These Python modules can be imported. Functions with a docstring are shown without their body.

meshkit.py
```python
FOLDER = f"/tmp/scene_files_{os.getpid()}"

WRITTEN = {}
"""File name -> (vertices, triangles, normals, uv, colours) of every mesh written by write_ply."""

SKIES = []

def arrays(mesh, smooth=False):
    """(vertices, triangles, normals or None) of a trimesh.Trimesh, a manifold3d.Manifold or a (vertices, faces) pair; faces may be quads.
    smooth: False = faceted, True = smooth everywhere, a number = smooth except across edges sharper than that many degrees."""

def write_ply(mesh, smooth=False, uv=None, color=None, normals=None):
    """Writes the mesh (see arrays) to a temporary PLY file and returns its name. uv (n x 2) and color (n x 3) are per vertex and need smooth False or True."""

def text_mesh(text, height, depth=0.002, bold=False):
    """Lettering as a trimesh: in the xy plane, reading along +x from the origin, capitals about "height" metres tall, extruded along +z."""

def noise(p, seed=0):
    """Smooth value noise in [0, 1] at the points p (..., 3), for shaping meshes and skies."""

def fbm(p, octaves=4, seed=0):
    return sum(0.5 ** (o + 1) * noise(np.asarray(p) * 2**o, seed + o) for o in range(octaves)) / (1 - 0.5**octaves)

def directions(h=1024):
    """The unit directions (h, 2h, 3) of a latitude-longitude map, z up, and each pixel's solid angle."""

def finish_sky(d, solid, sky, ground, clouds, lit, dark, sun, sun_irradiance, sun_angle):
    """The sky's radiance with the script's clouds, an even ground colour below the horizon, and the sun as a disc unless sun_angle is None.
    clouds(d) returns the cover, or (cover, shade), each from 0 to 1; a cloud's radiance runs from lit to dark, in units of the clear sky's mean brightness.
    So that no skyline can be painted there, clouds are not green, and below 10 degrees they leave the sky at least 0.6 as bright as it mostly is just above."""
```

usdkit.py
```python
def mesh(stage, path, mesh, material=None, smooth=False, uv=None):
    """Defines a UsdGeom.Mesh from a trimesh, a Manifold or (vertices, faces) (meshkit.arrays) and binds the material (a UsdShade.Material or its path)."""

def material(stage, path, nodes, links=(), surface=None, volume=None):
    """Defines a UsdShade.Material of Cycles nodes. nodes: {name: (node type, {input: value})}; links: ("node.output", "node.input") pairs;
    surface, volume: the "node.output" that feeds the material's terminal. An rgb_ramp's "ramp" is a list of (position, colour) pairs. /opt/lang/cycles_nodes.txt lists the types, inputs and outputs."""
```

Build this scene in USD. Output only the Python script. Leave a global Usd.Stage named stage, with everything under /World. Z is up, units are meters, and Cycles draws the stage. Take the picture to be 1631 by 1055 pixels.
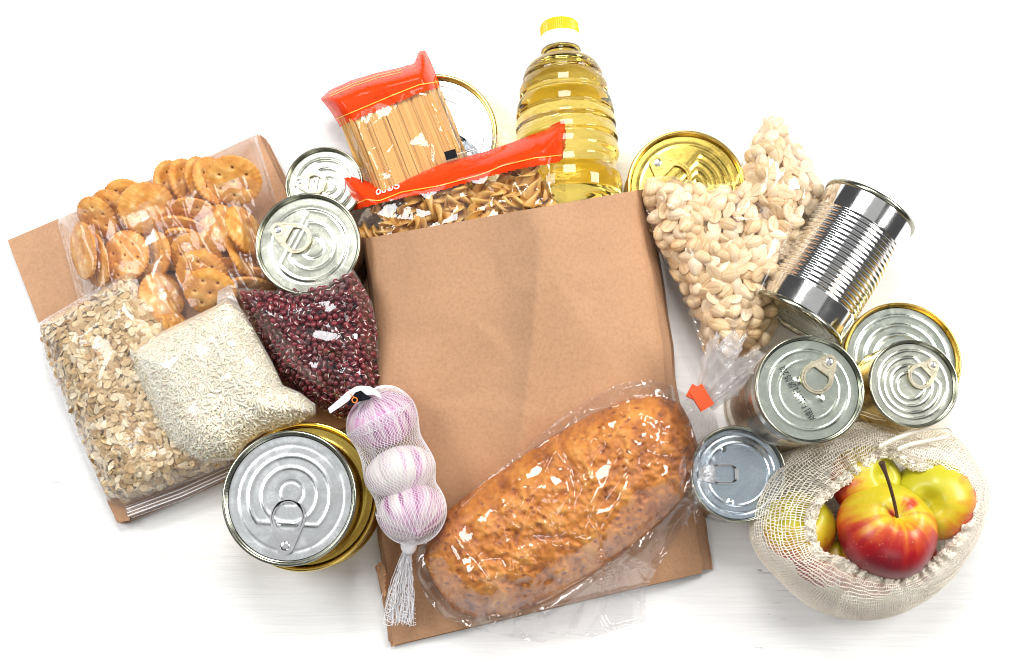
import math, numpy as np, trimesh, usdkit, meshkit, shapely
from shapely.geometry import Polygon, Point, LineString
from shapely import affinity
from scipy.spatial import Delaunay, cKDTree
from scipy.interpolate import LinearNDInterpolator
from pxr import Usd, UsdGeom, UsdLux, UsdShade, Gf, Sdf, Vt

stage = Usd.Stage.CreateInMemory()
UsdGeom.SetStageUpAxis(stage, 'Z'); UsdGeom.SetStageMetersPerUnit(stage, 1.0)
UsdGeom.Xform.Define(stage, '/World'); UsdGeom.Scope.Define(stage, '/World/Looks')

# ------------------------------------------------------------------ camera
W, H, F, D = 1631.0, 1055.0, 1733.0, 0.83          # photograph's size, focal length in its pixels, camera height
TILT = math.atan((830 - H / 2) / F)
cam = UsdGeom.Camera.Define(stage, '/World/camera')
cam.CreateHorizontalApertureAttr(36.0); cam.CreateVerticalApertureAttr(36.0 * 662 / 1024)
cam.CreateFocalLengthAttr(36.0 * F / W)
cam.CreateExposureAttr(0.02)
cam.CreateClippingRangeAttr((0.02, 100))
cam.AddTranslateOp().Set((0, 0, D)); cam.AddRotateXOp().Set(math.degrees(TILT))
CT, ST = math.cos(TILT), math.sin(TILT)

def at(px, py, z):
    """World point at height z seen at the photograph's pixel (arrays allowed)."""
    px, py, z = np.broadcast_arrays(np.asarray(px, float), np.asarray(py, float), np.asarray(z, float))
    a, b = (px - W / 2) / F, -(py - H / 2) / F
    dx, dy, dz = a, b * CT + ST, b * ST - CT
    t = (D - z) / -dz
    return np.stack([dx * t, dy * t, z], -1)

def mpp(px, py, z):
    return float(np.linalg.norm(at(px + .5, py, z) - at(px - .5, py, z)))

# ------------------------------------------------------------------ studio lamps
def rect_light(name, pos, target, w, h, power, color):
    l = UsdLux.RectLight.Define(stage, '/World/' + name)
    l.CreateWidthAttr(w); l.CreateHeightAttr(h); l.CreateIntensityAttr(power); l.CreateColorAttr(Gf.Vec3f(*color))
    p, t = np.array(pos, float), np.array(target, float)
    zax = (p - t) / np.linalg.norm(p - t); xax = np.cross([0, 1, 0.001], zax); xax /= np.linalg.norm(xax); yax = np.cross(zax, xax)
    m = Gf.Matrix4d(*xax, 0, *yax, 0, *zax, 0, *p, 1)
    l.AddTransformOp().Set(m)
rect_light('softbox_top', (-.04, .94, 1.2), (0, .2, 0), .56, .50, 16.0, (1, .985, .96))
rect_light('softbox_right', (1.2, .45, .95), (0.1, .15, 0), .50, .80, 16.0, (1, .985, .96))
rect_light('softbox_left', (-1.05, .40, 1.15), (-.1, .15, 0), .55, .75, 10.5, (.97, .985, 1))
rect_light('softbox_front', (.25, -1.0, 1.1), (0, .1, 0), .5, .40, 3.5, (1, .99, .97))
rect_light('ceiling_bounce', (0, .2, 2.3), (0, .2, 0), 2.6, 2.4, .46, (1, 1, .99))
dome = UsdLux.DomeLight.Define(stage, '/World/studio_surround')
dome.CreateIntensityAttr(1.0)
usdkit.material(stage, '/World/Looks/studio_surround', {'b': ('background_shader', {'color': (1, 1, 1), 'strength': .09})}, surface='b.background')
UsdShade.MaterialBindingAPI.Apply(dome.GetPrim()).Bind(UsdShade.Material.Get(stage, '/World/Looks/studio_surround'))

# ------------------------------------------------------------------ naming and building helpers
ORIGIN, USED = {}, {}
def fresh(parent, name):
    k = USED.get((parent, name), 0); USED[(parent, name)] = k + 1
    return f'{parent}/{name}' + (f'_{k:03d}' if k else '')
def tag(prim, label=None, cat=None, group=None, kind=None):
    for k, v in (('label', label), ('category', cat), ('group', group), ('kind', kind)):
        if v: prim.SetCustomDataByKey(k, v)
def thing(name, label, cat, loc, group=None):
    x = UsdGeom.Xform.Define(stage, fresh('/World', name)); loc = np.asarray(loc, float)
    x.AddTranslateOp().Set(tuple(map(float, loc))); tag(x.GetPrim(), label, cat, group)
    ORIGIN[str(x.GetPath())] = loc
    return str(x.GetPath())
def vf(m):
    if hasattr(m, 'vertices'): return np.array(m.vertices), np.array(m.faces)
    v, f = np.asarray(m[0], float), np.asarray(m[1], int)
    if f.shape[1] == 4: f = np.vstack([f[:, [0, 1, 2]], f[:, [0, 2, 3]]])
    return v, f
def compact(v, f, tone):
    u, inv = np.unique(f, return_inverse=True)
    return v[u], inv.reshape(f.shape), None if tone is None else np.asarray(tone)[u]
def primvar(m, name, val):
    UsdGeom.PrimvarsAPI(m).CreatePrimvar(name, Sdf.ValueTypeNames.FloatArray, 'vertex').Set(Vt.FloatArray.FromNumpy(np.asarray(val, np.float32)))
def part(parent, name, mesh, mat, smooth=40, label=None, tone=None, kind=None):
    """A mesh given in world coordinates, as a part of parent."""
    v, f, tone = compact(*vf(mesh), tone); o = ORIGIN[parent]
    path = fresh(parent, name)
    m = usdkit.mesh(stage, path, (v - o, f), '/World/Looks/' + mat, smooth=True if tone is not None else smooth)
    if tone is not None: primvar(m, 'tone', tone)
    tag(m.GetPrim(), label, kind=kind); ORIGIN[path] = o
    return path
def single(name, mesh, mat, label, cat, group=None, smooth=40, tone=None, kind=None, loc=None):
    """A top-level thing that is one mesh (world coordinates)."""
    v, f, tone = compact(*vf(mesh), tone)
    o = np.array([*v[:, :2].mean(0), v[:, 2].min()]) if loc is None else np.asarray(loc)
    path = fresh('/World', name)
    m = usdkit.mesh(stage, path, (v - o, f), '/World/Looks/' + mat, smooth=True if tone is not None else smooth)
    m.AddTranslateOp().Set(tuple(map(float, o)))
    if tone is not None: primvar(m, 'tone', tone)
    tag(m.GetPrim(), label, cat, group, kind); ORIGIN[path] = o
    return path
def curves(parent, name, lines, width, mat, label=None):
    o = ORIGIN[parent]; path = fresh(parent, name)
    c = UsdGeom.BasisCurves.Define(stage, path)
    c.CreateTypeAttr('linear'); c.CreateCurveVertexCountsAttr([len(l) for l in lines])
    p = np.vstack(lines) - o
    c.CreatePointsAttr(Vt.Vec3fArray.FromNumpy(p.astype(np.float32)))
    w = np.concatenate([np.broadcast_to(width, len(l)) for l in lines]) if np.ndim(width) == 0 else np.concatenate(width)
    c.CreateWidthsAttr(Vt.FloatArray.FromNumpy(w.astype(np.float32))); c.SetWidthsInterpolation('vertex')
    UsdShade.MaterialBindingAPI.Apply(c.GetPrim()).Bind(UsdShade.Material.Get(stage, '/World/Looks/' + mat))
    tag(c.GetPrim(), label); ORIGIN[path] = o
def up(v, f):
    """Triangles turned to face upwards."""
    f = np.array(f); a, b, c = v[f[:, 0]], v[f[:, 1]], v[f[:, 2]]
    down = np.cross(b - a, c - a)[:, 2] < 0
    f[down] = f[down][:, ::-1]
    return v, f
def grid(P):
    """Faces of an n x m grid of points."""
    n, m = P.shape[:2]; i = np.arange(n * m).reshape(n, m)
    q = np.stack([i[:-1, :-1], i[1:, :-1], i[1:, 1:], i[:-1, 1:]], -1).reshape(-1, 4)
    return P.reshape(-1, 3), np.vstack([q[:, [0, 1, 2]], q[:, [0, 2, 3]]])
def cat_(*ms):
    vs, fs, n = [], [], 0
    for m in ms:
        v, f = vf(m); vs.append(v); fs.append(f + n); n += len(v)
    return np.vstack(vs), np.vstack(fs)
def poly_at(pts, s):
    """Points of a polyline (k x n) at fractions s of its length."""
    p = np.asarray(pts, float); d = np.r_[0, np.cumsum(np.linalg.norm(np.diff(p[:, :2], axis=0), axis=1))]
    return np.stack([np.interp(np.asarray(s) * d[-1], d, p[:, k]) for k in range(p.shape[1])], -1)
def tube(path, r, sides=8, closed=False):
    p = np.asarray(path, float); n = len(p)
    t = (np.roll(p, -1, 0) - np.roll(p, 1, 0)) if closed else np.gradient(p, axis=0)
    t /= np.linalg.norm(t, axis=1, keepdims=True)
    a = np.cross(t, [0.13, 0.21, 1.0]); a /= np.linalg.norm(a, axis=1, keepdims=True); b = np.cross(t, a)
    ang = np.arange(sides) / sides * 2 * np.pi; r = np.broadcast_to(r, n)
    v = p[:, None] + r[:, None, None] * (np.cos(ang)[None, :, None] * a[:, None] + np.sin(ang)[None, :, None] * b[:, None])
    i = np.arange(n * sides).reshape(n, sides); j = np.roll(i, -1, 1)
    if closed: i2, j2 = np.roll(i, -1, 0), np.roll(j, -1, 0)
    else: i, j, i2, j2 = i[:-1], j[:-1], i[1:], j[1:]
    f = np.stack([i, j, j2, i2], -1).reshape(-1, 4); f = np.vstack([f[:, [0, 1, 2]], f[:, [0, 2, 3]]])
    v = v.reshape(-1, 3)
    if not closed:
        v = np.vstack([v, p[:1], p[-1:]]); m = n * sides
        k = np.arange(sides); l = np.roll(k, -1)
        f = np.vstack([f, np.stack([l, k, np.full(sides, m)], -1), np.stack([k + m - sides, l + m - sides, np.full(sides, m + 1)], -1)])
    return v, f

# ------------------------------------------------------------------ materials
def mat(name, nodes, links=(), surface='p.BSDF', volume=None):
    usdkit.material(stage, '/World/Looks/' + name, nodes, links, surface=surface, volume=volume)
def simple(name, color, rough=.5, bump=0, scale=400, var=0, **kw):
    n = {'p': ('principled_bsdf', {'base_color': color, 'roughness': rough, **kw})}; l = []
    if bump or var:
        n['tc'] = ('texture_coordinate', {}); n['n'] = ('noise_texture', {'scale': scale, 'detail': 4.0})
        l.append(('tc.object', 'n.vector'))
    if bump:
        n['b'] = ('bump', {'strength': bump, 'distance': .001}); l += [('n.fac', 'b.height'), ('b.normal', 'p.normal')]
    if var:
        c = np.array(color); n['r'] = ('rgb_ramp', {'ramp': [(.3, tuple(c * (1 - var))), (.7, tuple(np.minimum(c * (1 + var), 1)))]})
        l += [('n.fac', 'r.fac'), ('r.color', 'p.base_color')]
    mat(name, n, l)
def toned(name, ramp, rough=.5, noise=.2, scale=300, bump=.15, bdist=.0006, **kw):
    """Colour from the mesh's own tone plus some noise."""
    mat(name, {'a': ('attribute', {'attribute': 'tone'}), 'tc': ('texture_coordinate', {}), 'n': ('noise_texture', {'scale': scale, 'detail': 5.0, 'roughness': .6}),
               'm': ('math', {'math_type': 'multiply_add', 'value2': noise, 'value3': -noise / 2}), 's': ('math', {'math_type': 'add'}),
               'r': ('rgb_ramp', {'ramp': ramp}), 'b': ('bump', {'strength': bump, 'distance': bdist}), 'p': ('principled_bsdf', {'roughness': rough, **kw})},
        [('tc.object', 'n.vector'), ('n.fac', 'm.value1'), ('a.fac', 's.value1'), ('m.value', 's.value2'), ('s.value', 'r.fac'), ('r.color', 'p.base_color'), ('n.fac', 'b.height'), ('b.normal', 'p.normal')])
def film(name, haze=.05, base=.05, boost=.7, rough=.05, bump=.25, scale=70, tint=(.985, .985, .985), hazecol=(.9, .9, .92), bdist=.002):
    """Thin clear film: plain transparency with a gloss that grows towards grazing views, the same from both sides."""
    mat(name, {'tc': ('texture_coordinate', {}), 'n': ('noise_texture', {'scale': scale, 'detail': 3.0, 'distortion': 1.2}), 'b': ('bump', {'strength': bump, 'distance': bdist}),
               'f': ('layer_weight', {'blend': .5}), 'w': ('math', {'math_type': 'power', 'value2': 3.5}), 'k': ('math', {'math_type': 'multiply_add', 'value2': boost, 'value3': base, 'use_clamp': True}),
               't': ('transparent_bsdf', {'color': tint}), 'g': ('glossy_bsdf', {'roughness': rough, 'color': (1, 1, 1)}), 'm': ('mix_closure', {}), 'd': ('diffuse_bsdf', {'color': hazecol}),
               'tl': ('translucent_bsdf', {'color': hazecol}), 'dt': ('mix_closure', {'fac': .5}), 'e': ('mix_closure', {'fac': haze})},
        [('tc.object', 'n.vector'), ('n.fac', 'b.height'), ('b.normal', 'g.normal'), ('f.facing', 'w.value1'), ('w.value', 'k.value1'), ('k.value', 'm.fac'),
         ('t.BSDF', 'm.closure1'), ('g.BSDF', 'm.closure2'), ('d.BSDF', 'dt.closure1'), ('tl.BSDF', 'dt.closure2'), ('m.closure', 'e.closure1'), ('dt.closure', 'e.closure2')], surface='e.closure')
def metal(name, color, rough=.2, bump=.05, scale=250, var=.06):
    c = np.array(color)
    mat(name, {'tc': ('texture_coordinate', {}), 'n': ('noise_texture', {'scale': scale, 'detail': 5.0, 'roughness': .65}), 'b': ('bump', {'strength': bump, 'distance': .0006}),
               'r': ('rgb_ramp', {'ramp': [(.3, tuple(c * (1 - var))), (.7, tuple(np.minimum(c * (1 + var), 1)))]}),
               'n2': ('noise_texture', {'scale': 55, 'detail': 6.0, 'roughness': .7, 'distortion': .8}), 'q': ('map_range', {'from_min': .35, 'from_max': .65, 'to_min': rough * .78, 'to_max': rough * 1.35}),
               'p': ('principled_bsdf', {'metallic': 1.0})},
        [('tc.object', 'n.vector'), ('n.fac', 'b.height'), ('b.normal', 'p.normal'), ('n.fac', 'r.fac'), ('r.color', 'p.base_color'), ('tc.object', 'n2.vector'), ('n2.fac', 'q.value'), ('q.result', 'p.roughness')])

mat('white_wood', {'tc': ('texture_coordinate', {}), 'mp': ('mapping', {'scale': (14, 240, 1)}), 'n': ('noise_texture', {'scale': 1.0, 'detail': 6.0, 'roughness': .6, 'distortion': .6}),
                   'mq': ('mapping', {'scale': (45, 420, 1), 'location': (3.1, 7.7, 0)}), 'n2': ('noise_texture', {'scale': 1.0, 'detail': 3.0, 'distortion': .4}),
                   'n3': ('noise_texture', {'scale': 7.0, 'detail': 2.0}),
                   'mul': ('math', {'math_type': 'multiply'}), 'cr': ('rgb_ramp', {'ramp': [(0, (1, 1, 1)), (.45, (1, 1, 1)), (.5, (.45, .43, .40)), (1, (.4, .38, .36))]}),
                   'r': ('rgb_ramp', {'ramp': [(.3, (.83, .825, .815)), (.6, (.88, .875, .865))]}), 'mx': ('mix', {'mix_type': 'multiply', 'fac': 1.0}),
                   'b': ('bump', {'strength': .5, 'distance': .0008}), 'p': ('principled_bsdf', {'roughness': .55})},
    [('tc.object', 'mp.vector'), ('mp.vector', 'n.vector'), ('tc.object', 'mq.vector'), ('mq.vector', 'n2.vector'), ('tc.object', 'n3.vector'), ('n2.fac', 'mul.value1'), ('n3.fac', 'mul.value2'),
     ('mul.value', 'cr.fac'), ('n.fac', 'r.fac'), ('r.color', 'mx.color1'), ('cr.color', 'mx.color2'), ('mx.color', 'p.base_color'), ('n.fac', 'b.height'), ('b.normal', 'p.normal')])
def kraft(name, c):
    c = np.array(c)
    mat(name, {'tc': ('texture_coordinate', {}), 'n': ('noise_texture', {'scale': 420, 'detail': 5.0, 'roughness': .75}), 'n2': ('noise_texture', {'scale': 9, 'detail': 3.0}), 'v': ('noise_texture', {'scale': 320, 'detail': 1.0}),
               'r': ('rgb_ramp', {'ramp': [(.25, tuple(c * .8)), (.5, tuple(c)), (.75, tuple(c * 1.14))]}), 'r2': ('rgb_ramp', {'ramp': [(.3, (.93, .92, .9)), (.7, (1.04, 1.04, 1.05))]}),
               'rs': ('rgb_ramp', {'ramp': [(0, (.6, .5, .45)), (.17, (.7, .62, .56)), (.2, (1, 1, 1)), (1, (1, 1, 1))]}),
               'x': ('mix', {'mix_type': 'multiply', 'fac': 1.0}), 'y': ('mix', {'mix_type': 'multiply', 'fac': 1.0}), 'b': ('bump', {'strength': .22, 'distance': .0005}), 'p': ('principled_bsdf', {'roughness': .7, 'specular_ior_level': .35})},
        [('tc.object', 'n.vector'), ('tc.object', 'n2.vector'), ('tc.object', 'v.vector'), ('n.fac', 'r.fac'), ('n2.fac', 'r2.fac'), ('v.fac', 'rs.fac'), ('r.color', 'x.color1'), ('r2.color', 'x.color2'),
         ('x.color', 'y.color1'), ('rs.color', 'y.color2'), ('y.color', 'p.base_color'), ('n.fac', 'b.height'), ('b.normal', 'p.normal')])
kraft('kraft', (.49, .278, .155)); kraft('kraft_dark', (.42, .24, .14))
film('film_clear', haze=.04, boost=.55, rough=.075, bump=.10, tint=(.965, .96, .965))
film('film_soft', haze=.05, base=.028, boost=.5, rough=.11, bump=.12)
film('film_milky', haze=.10, base=.045, rough=.09)
film('film_crisp', haze=.015, base=.075, boost=.3, rough=.045, bump=.35, scale=55)
film('film_tail', haze=.46, base=.16, boost=.15, rough=.07, bump=.4, scale=120, hazecol=(.96, .96, .97))
film('film_zip', haze=.30, bump=.1, hazecol=(.88, .88, .94))
simple('red_print', (.82, .050, .007), .12, bump=.3, scale=50, specular_ior_level=.16)
simple('yellow_print', (.95, .5, .06), .3); simple('white_print', (.9, .88, .86), .4); simple('dark_print', (.012, .012, .016), .7, specular_ior_level=.05); simple('orange_print', (.9, .2, .02), .4)
simple('orange_clip', (.9, .10, .02), .35, coat_weight=.3)
metal('tin_lid', (.60, .645, .56), .22, bump=.004, scale=500, var=.03); metal('tin_lid_warm', (.70, .715, .61), .22, bump=.004, scale=500, var=.03); metal('tin_rim', (.34, .345, .28), .2, bump=.02)
metal('tin_body', (.78, .78, .78), .10, bump=.02, scale=90); metal('tin_body_brown', (.55, .47, .38), .18)
metal('silver_lid', (.80, .82, .83), .24, bump=.004, scale=500, var=.03); metal('blue_lid', (.52, .60, .67), .24, bump=.004, scale=500, var=.03)
metal('gold', (.80, .58, .16), .2, bump=.05); metal('gold_dark', (.55, .38, .10), .24); metal('gold_lid', (.60, .44, .10), .22, bump=.06, scale=700)
metal('tab_cream', (.72, .66, .50), .3); metal('tab_silver', (.8, .8, .82), .2); metal('tab_dark', (.10, .11, .12), .3); metal('white_lid', (.86, .87, .86), .32)
simple('plastic_yellow', (.78, .52, .008), .38); simple('plastic_white', (.85, .86, .88), .35)
mat('oil', {'p': ('principled_bsdf', {'base_color': (.96, .74, .17), 'roughness': .0, 'ior': 1.46, 'transmission_weight': 1.0}), 'v': ('principled_volume', {'color': (0, 0, 0), 'density': 0.0})})
mat('bottle_plastic', {'p': ('principled_bsdf', {'base_color': (.985, .98, .93), 'roughness': .02, 'ior': 1.3, 'transmission_weight': 1.0})})
toned('cracker', [(0, (.34, .12, .02)), (.35, (.62, .25, .045)), (.6, (.73, .355, .08)), (.85, (.80, .49, .17)), (1, (.86, .68, .38))], .5, noise=.42, scale=170, bump=.35, bdist=.0012, coat_weight=.12, coat_roughness=.3)
toned('oat', [(0, (.40, .235, .10)), (.3, (.58, .40, .19)), (.65, (.74, .585, .36)), (1, (.83, .73, .555))], .6, noise=.35, scale=600, bump=.3)
toned('rice', [(0, (.62, .49, .32)), (.35, (.85, .725, .545)), (1, (.92, .835, .69))], .4, noise=.1, scale=500, bump=.05, subsurface_weight=.2, subsurface_scale=.001)
toned('bean', [(0, (.05, .008, .012)), (.35, (.12, .012, .02)), (.7, (.20, .022, .032)), (.88, (.25, .035, .042)), (.93, (.8, .72, .62)), (1, (.85, .78, .7))], .28, noise=.12, scale=500, bump=.04, coat_weight=.2)
toned('peanut', [(0, (.28, .13, .045)), (.2, (.50, .30, .12)), (.45, (.70, .49, .26)), (.75, (.80, .615, .385)), (1, (.86, .715, .51))], .42, noise=.22, scale=260, bump=.15, coat_weight=.1)
toned('pasta', [(0, (.42, .18, .03)), (.5, (.62, .32, .075)), (1, (.74, .45, .15))], .4, noise=.2, scale=120, bump=.08)
toned('noodle', [(0, (.48, .22, .035)), (.5, (.64, .33, .07)), (1, (.74, .43, .12))], .45, noise=.25, scale=220, bump=.1)
toned('garlic', [(0, (.32, .085, .24)), (.3, (.56, .30, .47)), (.55, (.60, .44, .54)), (.8, (.68, .61, .61)), (1, (.72, .68, .64))], .5, noise=.18, scale=160, bump=.12)
mat('net_white', {'p': ('principled_bsdf', {'base_color': (.80, .79, .81), 'roughness': .5})})
simple('cotton', (.86, .80, .69), .85, var=.07, scale=500)
simple('stem', (.075, .035, .016), .7, bump=.4, scale=300)
mat('apple', {'a': ('attribute', {'attribute': 'tone'}), 'tc': ('texture_coordinate', {}), 'mp': ('mapping', {'scale': (1, 1, .45)}), 'n': ('noise_texture', {'scale': 75, 'detail': 6.0, 'roughness': .62}),
              'm': ('math', {'math_type': 'multiply_add', 'value2': .4, 'value3': -.2}), 's': ('math', {'math_type': 'add'}),
              'r': ('rgb_ramp', {'ramp': [(0, (.50, .46, .018)), (.26, (.62, .46, .018)), (.42, (.62, .25, .014)), (.56, (.52, .06, .012)), (.74, (.36, .006, .010)), (1, (.20, .002, .011))]}),
              'v': ('voronoi_texture', {'scale': 270, 'randomness': 1.0}), 'vr': ('rgb_ramp', {'ramp': [(0, (1, 1, 1)), (.09, (1, 1, 1)), (.13, (0, 0, 0)), (1, (0, 0, 0))]}),
              'vm': ('math', {'math_type': 'multiply', 'value2': .35}), 'x': ('mix', {'color2': (.80, .58, .30)}), 'bw': ('rgb_to_bw', {}),
              'p': ('principled_bsdf', {'roughness': .38, 'coat_weight': .1, 'coat_roughness': .2})},
    [('tc.object', 'mp.vector'), ('mp.vector', 'n.vector'), ('n.fac', 'm.value1'), ('a.fac', 's.value1'), ('m.value', 's.value2'), ('s.value', 'r.fac'), ('tc.object', 'v.vector'), ('v.distance', 'vr.fac'),
     ('vr.color', 'bw.color'), ('bw.val', 'vm.value1'), ('vm.value', 'x.fac'), ('r.color', 'x.color1'), ('x.color', 'p.base_color')])
mat('crust', {'a': ('attribute', {'attribute': 'tone'}), 'tc': ('texture_coordinate', {}), 'n': ('noise_texture', {'scale': 55, 'detail': 7.0, 'roughness': .68}), 'nd': ('noise_texture', {'scale': 90, 'detail': 2.0}), 'vs': ('vector_math', {'math_type': 'multiply_add', 'vector2': (.008, .008, .008)}), 'vm': ('mapping', {'scale': (1, 1.7, 1), 'rotation': (0, 0, .7)}), 'v': ('voronoi_texture', {'scale': 115, 'randomness': 1.0}),
              'n3': ('noise_texture', {'scale': 22, 'detail': 3.0}), 'md': ('math', {'math_type': 'multiply_add', 'value2': .9, 'value3': -.45}), 'ad': ('math', {'math_type': 'add'}),
              'r': ('rgb_ramp', {'ramp': [(0, (.22, .055, .008)), (.3, (.47, .145, .018)), (.55, (.63, .228, .030)), (.8, (.71, .32, .06)), (1, (.74, .44, .14))]}),
              'vr': ('rgb_ramp', {'ramp': [(0, (.46, .32, .26)), (.17, (.55, .40, .33)), (.26, (1, 1, 1)), (1, (1, 1, 1))]}), 'gate': ('rgb_ramp', {'ramp': [(.36, (0, 0, 0)), (.46, (1, 1, 1))]}), 'bw': ('rgb_to_bw', {}),
              'x': ('mix', {'mix_type': 'multiply'}), 'b': ('bump', {'strength': .8, 'distance': .0025}), 'p': ('principled_bsdf', {'roughness': .5})},
    [('tc.object', 'n.vector'), ('tc.object', 'nd.vector'), ('nd.color', 'vs.vector1'), ('tc.object', 'vs.vector3'), ('vs.vector', 'vm.vector'), ('vm.vector', 'v.vector'), ('tc.object', 'n3.vector'), ('n.fac', 'md.value1'), ('a.fac', 'ad.value1'), ('md.value', 'ad.value2'), ('ad.value', 'r.fac'), ('v.distance', 'vr.fac'),
     ('n3.fac', 'gate.fac'), ('gate.color', 'bw.color'), ('bw.val', 'x.fac'), ('r.color', 'x.color1'), ('vr.color', 'x.color2'), ('x.color', 'p.base_color'), ('n.fac', 'b.height'), ('b.normal', 'p.normal')])

# ------------------------------------------------------------------ the table
tb = trimesh.creation.box((3.2, 2.6, .04)); tb.apply_translation((0, .1, -.02))
p = single('tabletop', tb, 'white_wood', None, None, smooth=False, loc=(0, 0, 0))
tag(stage.GetPrimAtPath(p), 'white painted wooden tabletop under the groceries', kind='structure')

# ------------------------------------------------------------------ sheet helpers (pixel outline + real heights)
def plane(pts):
    a = np.array(pts, float); A = np.c_[a[:, :2], np.ones(len(a))]
    k = np.linalg.lstsq(A, a[:, 2], rcond=None)[0]
    return lambda x, y: np.asarray(x) * k[0] + np.asarray(y) * k[1] + k[2]
def crumple(spacing, amp, seed, box=(-60, -60, 1700, 1120), ang=0, stretch=1.0):
    """Creased, faceted sheet: heights linear between random sites."""
    r = np.random.default_rng(seed); c, s = math.cos(math.radians(ang)), math.sin(math.radians(ang))
    def tr(x, y):
        return np.stack([(x * c + y * s) / stretch, -x * s + y * c], -1)
    cx = np.array([box[0], box[2], box[0], box[2]], float); cy = np.array([box[1], box[1], box[3], box[3]], float)
    q = tr(cx, cy); lo, hi = q.min(0) - spacing * 2, q.max(0) + spacing * 2
    n = int(np.prod((hi - lo) / spacing)) + 8
    pts = r.uniform(lo, hi, (n, 2)); hgt = r.uniform(-1, 1, n) * amp
    li = LinearNDInterpolator(pts, hgt, fill_value=0.0)
    return lambda x, y: li(tr(np.asarray(x, float), np.asarray(y, float)))
def fill(poly, step):
    """Triangulated points inside a pixel polygon: (points, faces, distance to the edge)."""
    poly = poly.buffer(0); b = poly.bounds; r = np.random.default_rng(5)
    gx, gy = np.meshgrid(np.arange(b[0], b[2], step), np.arange(b[1], b[3], step * .87)); gx = gx + (np.arange(len(gx)) % 2)[:, None] * step / 2
    P = np.c_[gx.ravel(), gy.ravel()] + r.uniform(-.15, .15, (gx.size, 2)) * step
    shapely.prepare(poly); pt = shapely.points(P); P = P[shapely.contains(poly, pt)]
    P = P[shapely.distance(poly.exterior, shapely.points(P)) > step * .4]
    L = poly.exterior.length; k = max(8, int(L / step))
    E = np.array([poly.exterior.interpolate(i / k, normalized=True).coords[0] for i in range(k)])
    Q = np.vstack([P, E]); T = Delaunay(Q).simplices
    cen = Q[T].mean(1); T = T[shapely.contains(poly.buffer(.3), shapely.points(cen))]
    dist = shapely.distance(poly.exterior, shapely.points(Q))
    return Q, T, dist
def smooth_poly(pts, r=5):
    return Polygon(pts).buffer(-r).buffer(2 * r).buffer(-r)
class Pillow:
    """A filled film bag: outline in the photograph, a base plane and a thickness."""
    def __init__(s, pts, base, H, R=55, step=4.0, wr=(), rnd=4, power=2.0, extra=None, pw=.6):
        s.poly = smooth_poly(pts, rnd) if rnd else Polygon(pts); s.base, s.H, s.R, s.step, s.wr, s.power, s.extra, s.pw = plane(base), H, R, step, wr, power, extra, pw
        s.Q, s.T, s.d = fill(s.poly, step)
    def prof(s, x, y):
        d = shapely.distance(s.poly.exterior, shapely.points(np.c_[np.ravel(x), np.ravel(y)])).reshape(np.shape(x))
        return (1 - (1 - np.clip(d / s.R, 0, 1)) ** s.power) ** s.pw
    def top(s, x, y, wr=True):
        p = s.prof(x, y); z = s.base(x, y) + s.H * p
        if s.extra: z = z + s.extra(x, y) * p
        if wr:
            for c, wgt in s.wr: z = z + c(x, y) * (wgt + (1 - wgt) * p)
        return z
    def meshes(s):
        x, y = s.Q.T
        t = up(at(x, y, s.top(x, y)), s.T); b = up(at(x, y, np.maximum(s.base(x, y) - .0015, .0012)), s.T)
        return t, (b[0], b[1][:, ::-1])
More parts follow.
